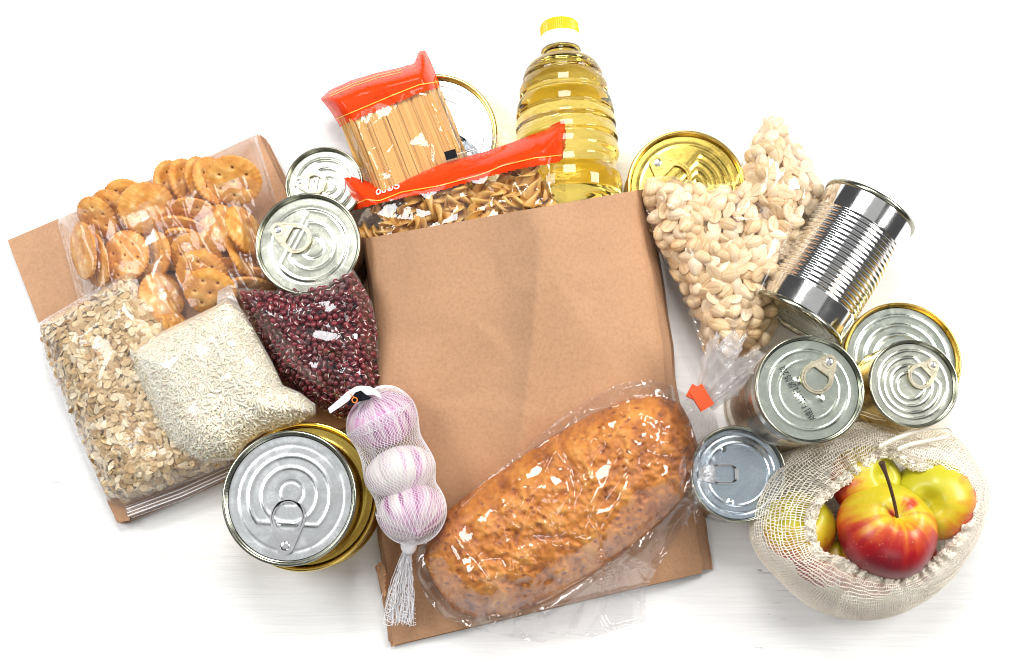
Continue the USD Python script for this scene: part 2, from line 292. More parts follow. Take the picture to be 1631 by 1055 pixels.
def scatter(poly, spacing, rng, margin, iters=25):
    """Points spread evenly in a pixel polygon."""
    q = poly.buffer(-margin); b = q.bounds; n = int(q.area / spacing ** 2 * 1.15)
    P = []
    shapely.prepare(q)
    while len(P) < n:
        c = rng.uniform(b[:2], b[2:], (n * 2, 2)); P += list(c[shapely.contains(q, shapely.points(c))])
    P = np.array(P[:n])
    for _ in range(iters):
        t = cKDTree(P); d, i = t.query(P, 5); m = np.zeros_like(P)
        for k in range(1, 5):
            v = P - P[i[:, k]]; l = np.maximum(d[:, k:k + 1], .01); m += v / l * np.clip(spacing - l, 0, None) * .25
        N = P + m; ok = shapely.contains(q, shapely.points(N)); P = np.where(ok[:, None], N, P)
    return P
def rotmat(rng, flat):
    """Random turn about z, then a tilt of about flat radians."""
    a, b, c = rng.uniform(0, 2 * np.pi), rng.normal(0, flat), rng.normal(0, flat)
    return trimesh.transformations.euler_matrix(b, c, a, 'sxyz')[:3, :3]
def drape(path_px, width, zf, lift=.0006, n=60):
    """A narrow ribbon lying on a surface."""
    p = poly_at(path_px, np.linspace(0, 1, n)); t = np.gradient(p, axis=0); t /= np.linalg.norm(t, axis=1, keepdims=True)
    nn = np.c_[-t[:, 1], t[:, 0]] * width / 2
    G = np.stack([at(*(p + k * nn).T, zf(*(p + k * nn).T) + lift) for k in (-1, 0, 1)], 0)
    return up(*grid(G))
def strip(a, b, za, zb, ridges, amp, n=50, m=None, across=True):
    """A heat-sealed strip between two pixel polylines, with pressed ridges."""
    m = m or ridges * 6; A, B = poly_at(a, np.linspace(0, 1, n)), poly_at(b, np.linspace(0, 1, n))
    v = np.linspace(0, 1, m)[:, None]; X = A[None, :, 0] * (1 - v) + B[None, :, 0] * v; Y = A[None, :, 1] * (1 - v) + B[None, :, 1] * v
    za, zb = (np.interp(np.linspace(0, 1, n), np.linspace(0, 1, len(np.atleast_1d(z))), np.atleast_1d(z)) if np.size(z) > 1 else np.full(n, z) for z in (za, zb))
    Z = za[None] * (1 - v) + zb[None] * v + amp * np.sin(v * ridges * 2 * np.pi)
    return up(*grid(at(X, Y, Z)))
rng = np.random.default_rng(11)

# ------------------------------------------------------------------ paper bags
def px_patch(left, right, n, m, zf=lambda u, v: 0):
    v = np.linspace(0, 1, m); A, B = poly_at(left, v), poly_at(right, v); u = np.linspace(0, 1, n)[:, None]
    X, Y, Z = (A[None, :, k] * (1 - u) + B[None, :, k] * u for k in range(3))
    Z = Z + zf(u, v[None, :])
    return X, Y, Z
BL = [(584, 380, .040), (596, 480, .036), (604, 640, .030), (610, 860, .018), (625, 1028, .005)]
BR = [(1018, 302, .046), (1037, 420, .044), (1062, 620, .036), (1088, 740, .026), (1110, 830, .014), (1117, 913, .005)]
cr1, cr2 = crumple(150, .0055, 31, ang=70, stretch=1.6), crumple(60, .0008, 32)
def bag_bulge(u, v):
    s = np.clip(u, 0, 1)
    hump = np.sin(np.pi * s) ** .55 * .026 + .024 * np.exp(-((s - .72) / .2) ** 2) * np.sin(np.pi * s) ** .4
    return hump * np.clip(1 - v / .75, 0, 1) ** 1.1 + np.sin(np.pi * s) ** .5 * .010 * np.clip(1.0 - v, 0, 1) ** .5
X, Y, Z = px_patch(BL, BR, 90, 110, bag_bulge)
Z = Z + (cr1(X, Y) + cr2(X, Y)) * np.minimum(1, np.minimum(np.linspace(0, 1, 90), np.linspace(1, 0, 90)) * 8)[:, None]
Z = Z + .0065 * np.exp(-np.abs(X + (Y - 520) * .10 - 850) / 34) * np.clip((Y - 330) / 150, 0, 1) + .0030 * np.exp(-np.abs(X - (Y - 520) * .45 - 1000) / 24) * np.clip((Y - 420) / 90, 0, 1) * np.clip((760 - Y) / 90, 0, 1)
X = X + (meshkit.noise(np.stack([Y * .02, X * 0, X * 0], -1), 3) - .5) * 5
PANEL = LinearNDInterpolator(np.c_[X.ravel(), Y.ravel()], Z.ravel(), fill_value=.004)
bag = thing('paper_bag', 'big brown paper bag lying in the centre with pasta and oil sticking out', 'paper bag', at(850, 640, 0))
front = at(X, Y, Z)
part(bag, 'front_panel', up(*grid(front)), 'kraft', 60)
def side(edge, out, back_out, name):
    """The pleated side between the front panel's edge and the table."""
    e = edge; m1 = [at(x + out, y, z * .62) for x, y, z in e]; m2 = [at(x + out * .3, y, z * .35) for x, y, z in e]; b = [at(x + back_out, y, .0025) for x, y, z in e]
    G = np.stack([np.array([at(x, y, z) for x, y, z in e]), np.array(m1), np.array(m2), np.array(b)])
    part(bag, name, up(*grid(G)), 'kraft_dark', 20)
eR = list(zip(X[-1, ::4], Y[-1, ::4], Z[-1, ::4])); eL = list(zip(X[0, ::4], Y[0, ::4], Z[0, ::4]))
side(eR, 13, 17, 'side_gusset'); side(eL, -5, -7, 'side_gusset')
bq = [(575, 420), (1033, 330), (1120, 913), (625, 1030)]
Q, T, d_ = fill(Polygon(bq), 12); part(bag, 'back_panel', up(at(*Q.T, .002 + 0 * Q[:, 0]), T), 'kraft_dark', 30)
Xf, Yf, Zf = px_patch([(598, 903, .012), (606, 940, .008), (623, 1031, .003)], [(1113, 822, .012), (1119, 870, .008), (1121, 905, .003)], 40, 10)
part(bag, 'bottom_fold', up(*grid(at(Xf, Yf, Zf))), 'kraft', 40)
Q, T, d_ = fill(Polygon([(597, 903), (607, 893), (613, 905), (622, 935), (612, 952)]), 5)
part(bag, 'bottom_tuck', up(at(*Q.T, .02 + .004 * np.sin(Q[:, 0] * .3)), T), 'kraft', 40)

bag2 = thing('paper_bag', 'flat brown paper bag under the crackers and oats at the left', 'paper bag', at(280, 520, 0))
def flat_sheet(q, z, seed, amp=.0012):
    Q, T, d = fill(Polygon(q), 8); c = crumple(90, amp, seed)
    return up(at(*Q.T, z + c(*Q.T)), T)
part(bag2, 'front_panel', flat_sheet([(12, 383), (412, 213), (480, 360), (600, 660), (186, 833), (150, 745)], .0085, 41), 'kraft')
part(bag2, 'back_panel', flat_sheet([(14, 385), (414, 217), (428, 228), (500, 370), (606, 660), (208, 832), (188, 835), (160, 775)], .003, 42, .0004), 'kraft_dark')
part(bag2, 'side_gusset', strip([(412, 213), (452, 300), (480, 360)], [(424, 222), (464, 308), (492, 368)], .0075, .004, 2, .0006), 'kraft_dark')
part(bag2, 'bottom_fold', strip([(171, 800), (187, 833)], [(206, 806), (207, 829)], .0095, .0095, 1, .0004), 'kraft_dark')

# ------------------------------------------------------------------ cans
def lathe(prof, seg=96):
    p = np.asarray(prof, float); a = np.arange(seg) / seg * 2 * np.pi
    v = np.stack([p[:, 0, None] * np.cos(a), p[:, 0, None] * np.sin(a), np.broadcast_to(p[:, 1, None], (len(p), seg))], -1)
    i = np.arange(len(p) * seg).reshape(len(p), seg); j = np.roll(i, -1, 1)
    q = np.stack([i[:-1], j[:-1], j[1:], i[1:]], -1).reshape(-1, 4)
    return v.reshape(-1, 3), np.vstack([q[:, [0, 1, 2]], q[:, [0, 2, 3]]])
def bead(s, w): return np.exp(-(s / w) ** 2)
def lid_mesh(R, z, rings, extra=None, nr=90, na=128):
    """The pressed lid panel: rings are (centre u, radius, flat u0 or None, height) in units of R, u pointing from the rivet to the middle."""
    r = np.linspace(0, 1, nr) ** .9 * R; a = np.arange(na) / na * 2 * np.pi
    U, V = r[:, None] * np.cos(a) / R, r[:, None] * np.sin(a) / R
    h = np.zeros_like(U)
    for cu, rr, u0, hh in rings:
        s = np.hypot(U - cu, V) - rr
        if u0 is not None: s = np.maximum(s, u0 - U)
        h += hh * .62 * bead(s, .03)
    if extra: h += extra(U, V)
    P = np.stack([U * R, V * R, z + h], -1)
    i = np.arange(nr * na).reshape(nr, na); j = np.roll(i, -1, 1)
    q = np.stack([i[:-1], i[1:], j[1:], j[:-1]], -1).reshape(-1, 4)
    return P.reshape(-1, 3), np.vstack([q[:, [0, 1, 2]], q[:, [0, 2, 3]]])
def plate(shape, z0, th, ch=.0003):
    """A stamped plate with softened edges from a shapely outline."""
    out = []
    for g in getattr(shape, 'geoms', [shape]):
        inner = g.buffer(-ch)
        a = trimesh.creation.extrude_polygon(g, th - ch, engine='earcut'); a.apply_translation((0, 0, z0)); out.append(a)
        for gg in getattr(inner, 'geoms', [inner]):
            b = trimesh.creation.extrude_polygon(gg, ch, engine='earcut'); b.apply_translation((0, 0, z0 + th - ch + 1e-5)); out.append(b)
    return trimesh.util.concatenate(out)
def tab_meshes(R, z, style='tear'):
    """Ring pull lying along +u: rivet near u = -.62 R."""
    u = np.array([-.65, -.30]) * R
    if style == 'tear':
        shp = shapely.union_all([Point(u[0], 0).buffer(.14 * R), Point(-.27 * R, 0).buffer(.295 * R)]).convex_hull
        hole = Point(-.26 * R, 0).buffer(.215 * R).intersection(shapely.box(-.41 * R, -R, R, R)).buffer(-.03 * R).buffer(.03 * R)
    elif style == 'ring':
        u[0] = -.71 * R; shp = shapely.union_all([Point(u[0], 0).buffer(.13 * R), Point(-.29 * R, 0).buffer(.265 * R)]).convex_hull
        hole = affinity.scale(Point(-.28 * R, 0).buffer(.205 * R), 1.1, 1.0).intersection(shapely.box(-.47 * R, -R, R, R)).buffer(-.03 * R).buffer(.03 * R)
    else:
        shp = shapely.union_all([Point(u[0], 0).buffer(.14 * R), shapely.box(-.4 * R, -.19 * R, -.12 * R, .19 * R), shapely.box(-.3 * R, -.12 * R, -.04 * R, .12 * R)]).convex_hull.buffer(.02 * R)
        hole = Polygon([(-.44 * R, -.13 * R), (-.44 * R, .13 * R), (-.14 * R, .13 * R), (-.05 * R, 0.07 * R), (-.05 * R, -.07 * R), (-.14 * R, -.13 * R)]).buffer(.03 * R)
    base = plate(shp.difference(hole), z + .0009, .0011)
    rim = plate(shp.difference(shp.buffer(-.042 * R)), z + .0019, .0006); hr = plate(hole.buffer(.04 * R).difference(hole), z + .0019, .0006)
    ring = trimesh.util.concatenate([base, rim, hr])
    collar = trimesh.creation.annulus(.085 * R, .125 * R, .0007, sections=40); collar.apply_translation((u[0], 0, z + .0022))
    rivet = trimesh.creation.icosphere(3, .07 * R); rivet.vertices *= (1, 1, .28); rivet.apply_translation((u[0], 0, z + .0022))
    return ring, collar, rivet
RINGS = {
    'two': [(0, .80, None, -.0006), (.03, .74, -.33, .0008), (.06, .50, -.22, .0008), (.10, .22, .02, -.0007)],
    'steps': [(.0, .86, None, -.0005), (.02, .66, -.42, .0009), (.04, .45, -.40, .0009), (.08, .19, -.1, -.0007)],
    'three': [(0, .84, None, .0007), (.02, .68, -.5, .0008), (.04, .50, -.5, .0008), (.06, .33, -.5, .0008)],
    'plain': [(0, .88, None, -.0007), (0, .70, None, .0008)],
    'wide': [(0, .86, None, .0007), (0, .68, None, .0008), (0, .50, None, .0008), (0, .33, None, .0008)],
    'rays': [(0, .86, None, -.0005), (.02, .76, -.25, -.0009), (.02, .60, -.2, -.0009), (.02, .44, -.1, -.0009), (.02, .28, -.0, -.0008)],
    'date': [(0, .80, None, .0007), (0.0, .60, None, .0005)],
}
def can(label, px, py, z_top, rpx, h, tab_px=None, rings='two', lid='tin_lid', body='tin_body', rim='tin_rim', tab='tab_cream', style='tear', group=None, beads=False, extra=None, name='tin_can', body_label=None):
    c = at(px, py, z_top); R = rpx * mpp(px, py, z_top); base = np.array([c[0], c[1], z_top - h])
    t = thing(name, label, 'can', base, group)
    if tab_px is not None:                                # direction from the rivet to the ring's middle
        d = at(*tab_px[1], z_top) - at(*tab_px[0], z_top); ang = math.atan2(d[1], d[0])
    else: ang = 0.6
    rot = lambda m: (vf(m)[0] @ trimesh.transformations.rotation_matrix(ang, (0, 0, 1))[:3, :3].T + base, vf(m)[1])
    zz = np.linspace(.012, h - .012, 140) if h > .03 else np.linspace(.006, h - .006, 8)
    rr = np.full(len(zz), R * .965)
    if beads: rr = rr - .0007 * (np.sin(zz / .0034 * 2 * np.pi) * .5 + .5) * (np.abs(zz - h / 2) < h * .33)
    prof = [(0, .002), (R * .90, .002), (R * .93, .0), (R * .995, .0), (R, .0012), (R * .995, .0028), (R * .965, .004)] + list(zip(rr, zz)) + [(R * .965, h - .0045), (R * .99, h - .0040), (R, h - .0032)]
    part(t, 'body', rot(lathe(prof)), body, 50, label=body_label)
    part(t, 'rim', rot(lathe([(R * 1.001, h - .0034), (R * 1.006, h - .0018), (R * 1.0, h - .0006), (R * .985, h - .0001), (R * .965, h), (R * .945, h - .0006), (R * .938, h - .002), (R * .93, h - .0040), (R * .915, h - .0046)])), rim, 60)
    zl = h - .0042
    part(t, 'lid', rot(lid_mesh(R * .918, zl, RINGS[rings], extra)), lid, True)
    if tab_px is not None:
        ring, collar, rivet = tab_meshes(R, zl, style)
        p = part(t, 'ring_pull', rot(ring), tab, 30)
        part(p, 'collar', rot(collar), tab, 30); part(p, 'rivet', rot(rivet), 'tab_silver', 60)
    return t, base, R, ang, zl
def dimple(*spots):
    return lambda U, V: sum(h * np.exp(-(((U - a) / w) ** 2 + ((V - b) / w2) ** 2)) for a, b, w, w2, h in spots)
can('small silver can, upper left, half hidden behind the spaghetti packet', 516, 293, .030, 62, .0285, ((476, 288), (512, 292)), 'two', lid='tin_lid_warm')
can('silver can with ring pull standing above the bag of red beans', 490, 388, .058, 84, .055, ((443, 361), (470, 374)), 'two', lid='tin_lid_warm', body='tin_body_brown')
can('gold rimmed can with pale lid lying behind the spaghetti packet', 691, 213, .024, 101, .0235, ((748, 236), (724, 222)), 'plain', lid='white_lid', rim='gold', body='gold', tab='tab_dark', style='oval')
can('shiny golden can with ring pull behind the bag of peanuts', 1094, 298, .036, 95, .0355, ((1050, 247), (1074, 268)), 'rays', lid='gold_lid', rim='gold', body='gold_dark', tab='gold')
can('wide can with gold edged ribbed lid under the smallest ring pull can', 1438, 574, .046, 94, .0455, None, 'wide', rim='gold_dark', body='gold')
can('small can with ring pull stacked on the wide gold edged can', 1456, 611, .088, 71, .042, ((1489, 580), (1462, 605)), 'three', body='gold', lid='tin_lid_warm')
dc = can('tall ribbed can with a printed date on its lid beside the apples', 1290, 620, .112, 87, .1115, ((1322, 575), (1303, 601)), 'date', body='tin_body_brown', beads=True,
    extra=dimple((.16, 0, .10, .22, -.0012), (.0, .28, .07, .07, .0010), (.0, -.28, .07, .07, .0010)))
can('low blue grey tin with square ring pull next to the bread clip', 1176, 755, .052, 77, .0515, ((1118, 756), (1152, 756)), 'plain', lid='blue_lid', rim='tin_rim', body='tin_body', tab='tab_silver', style='oval',
    extra=dimple((-.32, .55, .045, .045, .0014), (-.18, -.62, .045, .045, .0014)))
can('flat golden can underneath the large silver ring pull can', 484, 790, .038, 118, .0375, None, 'wide', lid='gold_lid', rim='gold', body='gold')
can('large silver can with ring pull stacked on a golden can, lower left', 460, 793, .076, 107, .0375, ((455, 869), (459, 826)), 'steps', lid='silver_lid', rim='tin_rim', body='gold_dark', tab='tab_silver', style='ring')
# the date printed on the lid
t, base, R, ang, zl = dc
A, B = at(1299, 667, .108), at(1249, 583, .108); L = np.linalg.norm((B - A)[:2])
tm = meshkit.text_mesh('ANB1 F-129 F2 09.05.202', .0042, .0002); tv = np.array(tm.vertices)
tv[:, 0] *= L / np.ptp(tv[:, 0]); ux = (B - A) / np.linalg.norm(B - A); uy = np.array([-ux[1], ux[0], 0])
part(t, 'printed_date', (A + tv[:, :1] * ux + tv[:, 1:2] * uy + np.array([0, 0, base[2] + zl + .0016 - A[2]]) + tv[:, 2:] * (0, 0, 1), tm.faces), 'dark_print', False)

# the ribbed can lying on its side
ea, eb = at(1268, 513, .040), at(1387, 330, .046); ax = eb - ea; Lc = np.linalg.norm(ax); ax /= Lc
Rc = .0362
t = thing('tin_can', 'bright ribbed can without label lying on its side by the peanuts', 'can', [*((ea + eb) / 2)[:2], 0])
s1 = np.cross([0, 0, 1], ax); s1 /= np.linalg.norm(s1); s2 = np.cross(ax, s1); M = np.stack([s1, s2, ax], 1)
tr = lambda m: (vf(m)[0] @ M.T + ea, vf(m)[1])
zz = np.linspace(.004, Lc - .004, 420); rb = np.full(len(zz), Rc * .97); inb = (zz > Lc * .2) & (zz < Lc * .8)
rb = rb - np.where(inb, 0.00095 * (1 - np.cos((zz - Lc * .2) / (Lc * .6) * 17 * 2 * np.pi)) / 2, 0)
part(t, 'body', tr(lathe(list(zip(rb, zz)), 128)), 'tin_body', 60)
for k, (z0, s) in enumerate(((0, 1), (Lc, -1))):
    pr = [(Rc * .90, z0 + s * .003), (Rc * .93, z0 + s * .0005), (Rc * .97, z0), (Rc, z0 + s * .0006), (Rc * 1.005, z0 + s * .002), (Rc, z0 + s * .0034), (Rc * .97, z0 + s * .0042)]
    part(t, 'rim', tr(lathe(pr if s > 0 else pr[::-1])), 'tin_rim', 60)
    lm = vf(lid_mesh(Rc * .905, z0 + s * .003, RINGS['wide']))
    part(t, 'end', tr((lm[0], lm[1] if s < 0 else lm[1][:, ::-1])), 'tin_lid', True)

# ------------------------------------------------------------------ crackers and their bag
def cracker_mesh(R, th, seed, back):
    r_ = np.random.default_rng(seed); nr, na = 26, 120; r = np.linspace(0, 1, nr); a = np.arange(na) / na * 2 * np.pi
    edge = 1 + .018 * np.cos(a * 30) + .012 * np.cos(a * 3 + r_.uniform(0, 6))
    U, V = r[:, None] * np.cos(a) * edge, r[:, None] * np.sin(a) * edge
    dome = th * (.5 - .36 * r[:, None] ** 4) + 0 * U
    n = meshkit.fbm(np.stack([U * 3 + seed, V * 3, 0 * U], -1), 3, seed) - .5
    top = dome + n * .0012; tone = .50 + n * .7 - .15 * (r[:, None] > .9) + .12 * np.exp(-((r[:, None] - .93) / .05) ** 2)
    holes = [(0, 0)] + [(.55 * math.cos(k), .55 * math.sin(k)) for k in np.arange(6) * math.pi / 3 + r_.uniform(0, 1)]
    for hx, hy in holes:
        d = np.hypot(U - hx, V - hy)
        if back: tone = tone + .42 * np.exp(-(d / .13) ** 2); top = top + .0006 * np.exp(-(d / .12) ** 2)
        else: top = top - .0022 * np.exp(-(d / .045) ** 2) - .0007 * np.exp(-(d / .13) ** 2); tone = tone - .8 * np.exp(-(d / .04) ** 2) + .25 * np.exp(-((d - .1) / .05) ** 2)
    if back: tone = tone + .34 * (meshkit.noise(np.stack([U * 26 + 9, V * 5, 0 * U], -1), seed) - .45)
    P1 = np.stack([U * R, V * R, top], -1); P2 = np.stack([U * R, V * R, -dome - n * .0006], -1)
    v = np.vstack([P1.reshape(-1, 3), P2.reshape(-1, 3)]); i = np.arange(nr * na).reshape(nr, na); j = np.roll(i, -1, 1)
    q = np.stack([i[:-1], i[1:], j[1:], j[:-1]], -1).reshape(-1, 4); k = nr * na
    s = np.stack([i[-1], i[-1] + k, j[-1] + k, j[-1]], -1)
    q = np.vstack([q, q[:, ::-1] + k, s]); f = np.vstack([q[:, [0, 1, 2]], q[:, [0, 2, 3]]])
    return v, f, np.r_[tone.ravel(), (tone * .6 + .28).ravel()]
# centre x, y and half axes in a 3.198x enlargement, tilt of the long axis (deg), height of the middle, flip, back face, description
CR = [
    (425, 670, 148, 57, 86, .032, 1, 1, 'steeply tilted cracker at the far left of the bag'),
    (490, 715, 148, 52, 80, .027, 1, 0, 'cracker on edge pressed behind the leftmost cracker'),
    (497, 503, 120, 80, 52, .032, 1, 0, 'tilted plain cracker at the upper left of the bag'),
    (570, 470, 122, 80, 55, .027, 1, 0, 'cracker tucked between the upper left cracker and the toasted one'),
    (745, 452, 142, 130, -35, .038, 1, 1, 'toasted striped cracker on top near the middle of the top edge'),
    (645, 695, 132, 108, 95, .030, 1, 0, 'smooth cracker lying below the toasted striped cracker'),
    (640, 400, 110, 90, 20, .020, 1, 0, 'cracker peeping out behind the toasted striped cracker'),
    (880, 330, 122, 88, 72, .022, -1, 0, 'rearmost cracker of the leaning row at the top right'),
    (955, 318, 122, 82, 68, .026, -1, 0, 'second cracker of the leaning row at the top right'),
    (1030, 308, 122, 76, 68, .030, -1, 0, 'third cracker of the leaning row at the top right'),
    (1085, 312, 126, 90, 66, .034, -1, 0, 'cracker tucked directly under the large holed cracker'),
    (1190, 314, 142, 128, 10, .041, 1, 0, 'large cracker with clear holes at the upper right corner'),
    (985, 475, 118, 70, 8, .029, 1, 0, 'cracker with its arched edge up in the middle of the bag'),
    (920, 550, 112, 50, 6, .027, 1, 0, 'cracker lying under the arched middle cracker'),
    (935, 600, 95, 40, 4, .025, 1, 0, 'lowest cracker of the small stack in the middle'),
    (812, 682, 108, 50, 86, .030, 1, 0, 'cracker on edge beside the white gap in the middle'),
    (1110, 560, 128, 92, 100, .030, 1, 1, 'speckled cracker behind the white sheen near the right'),
    (1248, 568, 138, 74, 58, .040, -1, 1, 'pale tilted cracker leaning against the ring pull can'),
    (1252, 690, 138, 66, 54, .031, -1, 0, 'cracker under the pale tilted one beside the can'),
    (1000, 695, 134, 112, 20, .032, 1, 0, 'top cracker of the overlapping stack above the rice bag'),
    (1030, 785, 134, 112, 20, .036, 1, 0, 'middle cracker of the overlapping stack above the rice bag'),
    (1072, 880, 138, 115, 20, .040, 1, 0, 'front cracker of the overlapping stack above the rice bag'),
    (825, 905, 132, 104, 62, .031, -1, 1, 'speckled cracker between the oats bag and the rice bag'),
    (865, 1030, 100, 62, 35, .030, -1, 0, 'cracker just above the left corner of the rice bag'),
    (1290, 855, 118, 44, 6, .026, 1, 0, 'dark cracker under the can beside the red beans'),
    (1310, 800, 110, 40, 8, .022, 1, 0, 'deepest cracker in the shade under the ring pull can'),
    (715, 620, 120, 100, 60, .018, 1, 0, 'cracker deep in the bag under the toasted striped cracker'),
    (900, 690, 118, 96, 20, .018, 1, 0, 'cracker deep in the bag beside the overlapping stack'),
    (1130, 450, 118, 92, 30, .020, 1, 0, 'cracker deep in the bag below the large holed cracker'),
    (760, 830, 112, 90, 20, .018, 1, 0, 'cracker deep in the bag above the tip of the oats'),
    (1180, 800, 118, 90, 20, .020, 1, 0, 'cracker deep in the bag to the right of the stack'),
    (590, 830, 110, 74, 60, .022, 1, 0, 'cracker half hidden by the tip of the oats bag'),
]
for k, (cx, cy, a, b, ang, z, flip, back, lab) in enumerate(CR):
    px, py = cx / 3.198, 190 + cy / 3.198
    R = a / 3.198 * mpp(px, py, z) * .985; v, f, tone = cracker_mesh(R, .0062, k + 1, back)
    c = at(px, py, z); th = math.acos(min(b / a, .985)); an = math.radians(-ang)
    view = (0, 0, D) - c; view /= np.linalg.norm(view); mi = np.array([math.sin(an), -math.cos(an), 0]) * flip; mi -= (mi @ view) * view; mi /= np.linalg.norm(mi)
    nrm = view * math.cos(th) + mi * math.sin(th); xa = np.cross(mi, nrm); xa /= np.linalg.norm(xa); ya = np.cross(nrm, xa)
    Mx = np.stack([xa, ya, nrm], 1) @ trimesh.transformations.rotation_matrix(k * 1.7, (0, 0, 1))[:3, :3]
    v = v @ Mx.T + c; v[:, 2] = np.maximum(v[:, 2], .0105)
    single('cracker', (v, f), 'cracker', 'round ' + lab if lab.startswith('cracker') else lab, 'cracker', 'crackers in the clear bag', tone=tone)
def film_bag(name, label, pil, mat_, bottom=None):
    c = at(*pil.poly.centroid.coords[0], 0); lo = pil.base(*pil.poly.centroid.coords[0])
    t = thing(name, label, 'bag', [c[0], c[1], float(max(lo, 0))]); a, b = pil.meshes()
    part(t, 'top_film', a, mat_, True); part(t, 'bottom_film', b, bottom or mat_, True)
    e = np.array(pil.poly.buffer(-1.5).exterior.coords); k = pil.base
    part(t, 'edge_weld', drape(e, 5, lambda x, y: pil.top(x, y, False), .0012, 260), 'film_milky', True)
    return t
pc = Pillow([(92, 352), (103, 330), (125, 315), (156, 304), (225, 287), (313, 255), (400, 214), (406, 209), (412, 228), (436, 310), (462, 372), (500, 440), (420, 500), (300, 545), (190, 545), (128, 490)],
            [(92, 352, .0115), (403, 209, .012), (190, 545, .0115), (480, 420, .012)], .036, 50, 4, [(crumple(30, .0008, 51), .3), (crumple(17, .0030, 52, ang=68, stretch=6), .4), (crumple(60, .003, 53), .3)])
t = film_bag('cracker_bag', 'clear plastic bag of round crackers on the flat paper bag', pc, 'film_soft')
part(t, 'seam', drape([(222, 292), (243, 400), (262, 500)], 17, lambda x, y: pc.top(x, y), .0012), 'film_milky', True)
part(t, 'corner_tip', strip([(395, 222), (402, 206)], [(412, 232), (410, 214)], .018, .014, 2, .001), 'film_milky', True)

# ------------------------------------------------------------------ loose foods: shapes
def ico(n, s): m = trimesh.creation.icosphere(n); return np.array(m.vertices) * s, np.array(m.faces)
def flake(seed):
    r = np.random.default_rng(seed); v, f = ico(2, 1.0); rad = np.hypot(v[:, 0], v[:, 1]); an = np.arctan2(v[:, 1], v[:, 0])
    k = 1 + .05 * np.sin(an * 3 + r.uniform(0, 6)) + .04 * np.sin(an * 5 + r.uniform(0, 6))
    z = v[:, 2] * .0007 + .0012 * (v[:, 0] ** 2) * r.uniform(-.8, 1) + .0008 * v[:, 1] ** 2 * r.uniform(-1, 1) - .0004 * np.exp(-(v[:, 1] / .16) ** 2)
    v2 = np.c_[v[:, 0] * .0040 * k, v[:, 1] * .0029 * k, z]
    return v2, f, .0 - .30 * np.exp(-(v[:, 1] / .12) ** 2) * (np.abs(v[:, 0]) < .8) - .2 * (rad > .93)
def peanut(seed, half):
    r = np.random.default_rng(seed); v, f = ico(3, 1.0); x = v[:, 0]
    k = 1 - .16 * x + .05 * np.cos(x * 4); w = v.copy(); w[:, 1] *= k; w[:, 2] *= k; tone = .02 * x
    if half:
        face = w[:, 2] > .08
        w[:, 2] = np.where(face, .08 + .22 * (w[:, 2] - .08) - .05 * np.exp(-(w[:, 1] / .14) ** 2) * (np.abs(x) < .7), w[:, 2])
        tone = tone - .30 * face * np.exp(-(w[:, 1] / .10) ** 2) * (np.abs(x) < .75) + .06 * face
        w[:, 2] += .05
    else:
        g = np.exp(-((w[:, 1] - .1) / .07) ** 2) * (w[:, 2] > 0); w *= (1 - .07 * g)[:, None]; tone = tone - .32 * g
        tip = np.exp(-((x - 1) / .12) ** 2); tone = tone - .25 * tip
    return w * np.array([.0078, .0050, .0046 if not half else .0042]) * r.uniform(.9, 1.08), f, tone
def bean(seed):
    v, f = ico(2, 1.0); w = v * np.array([.0030, .00225, .0022]); w[:, 1] *= 1 + .1 * (v[:, 0] ** 2)
    b = trimesh.creation.box((.0026, .0005, .0003)); bv = np.array(b.vertices) + (0, .0002, .00212)
    return np.vstack([w, bv]), np.vstack([f, b.faces + len(w)]), np.r_[np.zeros(len(w)), np.full(len(bv), 9.0)]
def grain(seed):
    r = np.random.default_rng(seed); t = np.linspace(-1, 1, 6); a = np.arange(6) / 6 * 2 * np.pi
    rad = np.sqrt(np.clip(1 - (t * .97) ** 2, 0, 1)) ** .8
    v = np.stack([np.broadcast_to(t[:, None] * .0031, (6, 6)), rad[:, None] * np.cos(a) * .00092, rad[:, None] * np.sin(a) * .0009 + .0004 * r.uniform(-1, 1) * (t[:, None] ** 2)], -1).reshape(-1, 3)
    i = np.arange(36).reshape(6, 6); j = np.roll(i, -1, 1); q = np.stack([i[:-1], j[:-1], j[1:], i[1:]], -1).reshape(-1, 4)
    return v, np.vstack([q[:, [0, 1, 2]], q[:, [0, 2, 3]]]), np.zeros(36)
def heap(pil, shapes, spacing, margin, depth, flat, layers, gap, rng, off=None, crop=None):
    """Pieces under a bag's film, topmost layer first: (vertices, faces, tone, layer)."""
    out = []
    for l in range(layers):
        P = scatter(pil.poly, spacing, rng, margin)
        if crop is not None: P = P[~shapely.contains(crop, shapely.points(P))]
        Z = pil.top(P[:, 0], P[:, 1], False) - depth - gap * l + rng.uniform(-.5, .3, len(P)) * depth
        keep = Z > pil.base(*P.T) - .004; P, Z = P[keep], Z[keep]; C = at(P[:, 0], P[:, 1], Z)
        for c, p in zip(C, P):
            v, f, tn = shapes[rng.integers(len(shapes))]
            e = 6.0                                   # lie along the film's slope
            gx = float(pil.top(np.array([p[0] + e]), np.array([p[1]]), False)[0] - pil.top(np.array([p[0] - e]), np.array([p[1]]), False)[0]) / (2 * e * .00044)
            gy = -float(pil.top(np.array([p[0]]), np.array([p[1] + e]), False)[0] - pil.top(np.array([p[0]]), np.array([p[1] - e]), False)[0]) / (2 * e * .00044)
            nrm = np.array([-gx * .7, -gy * .7, 1]); nrm /= np.linalg.norm(nrm)
            S = trimesh.geometry.align_vectors([0, 0, 1], nrm)[:3, :3]
            out.append((v @ (S @ rotmat(rng, flat)).T + c, f, np.clip(tn + (off(rng) if off else rng.uniform(.2, .9)), 0, 1), l))
    return out
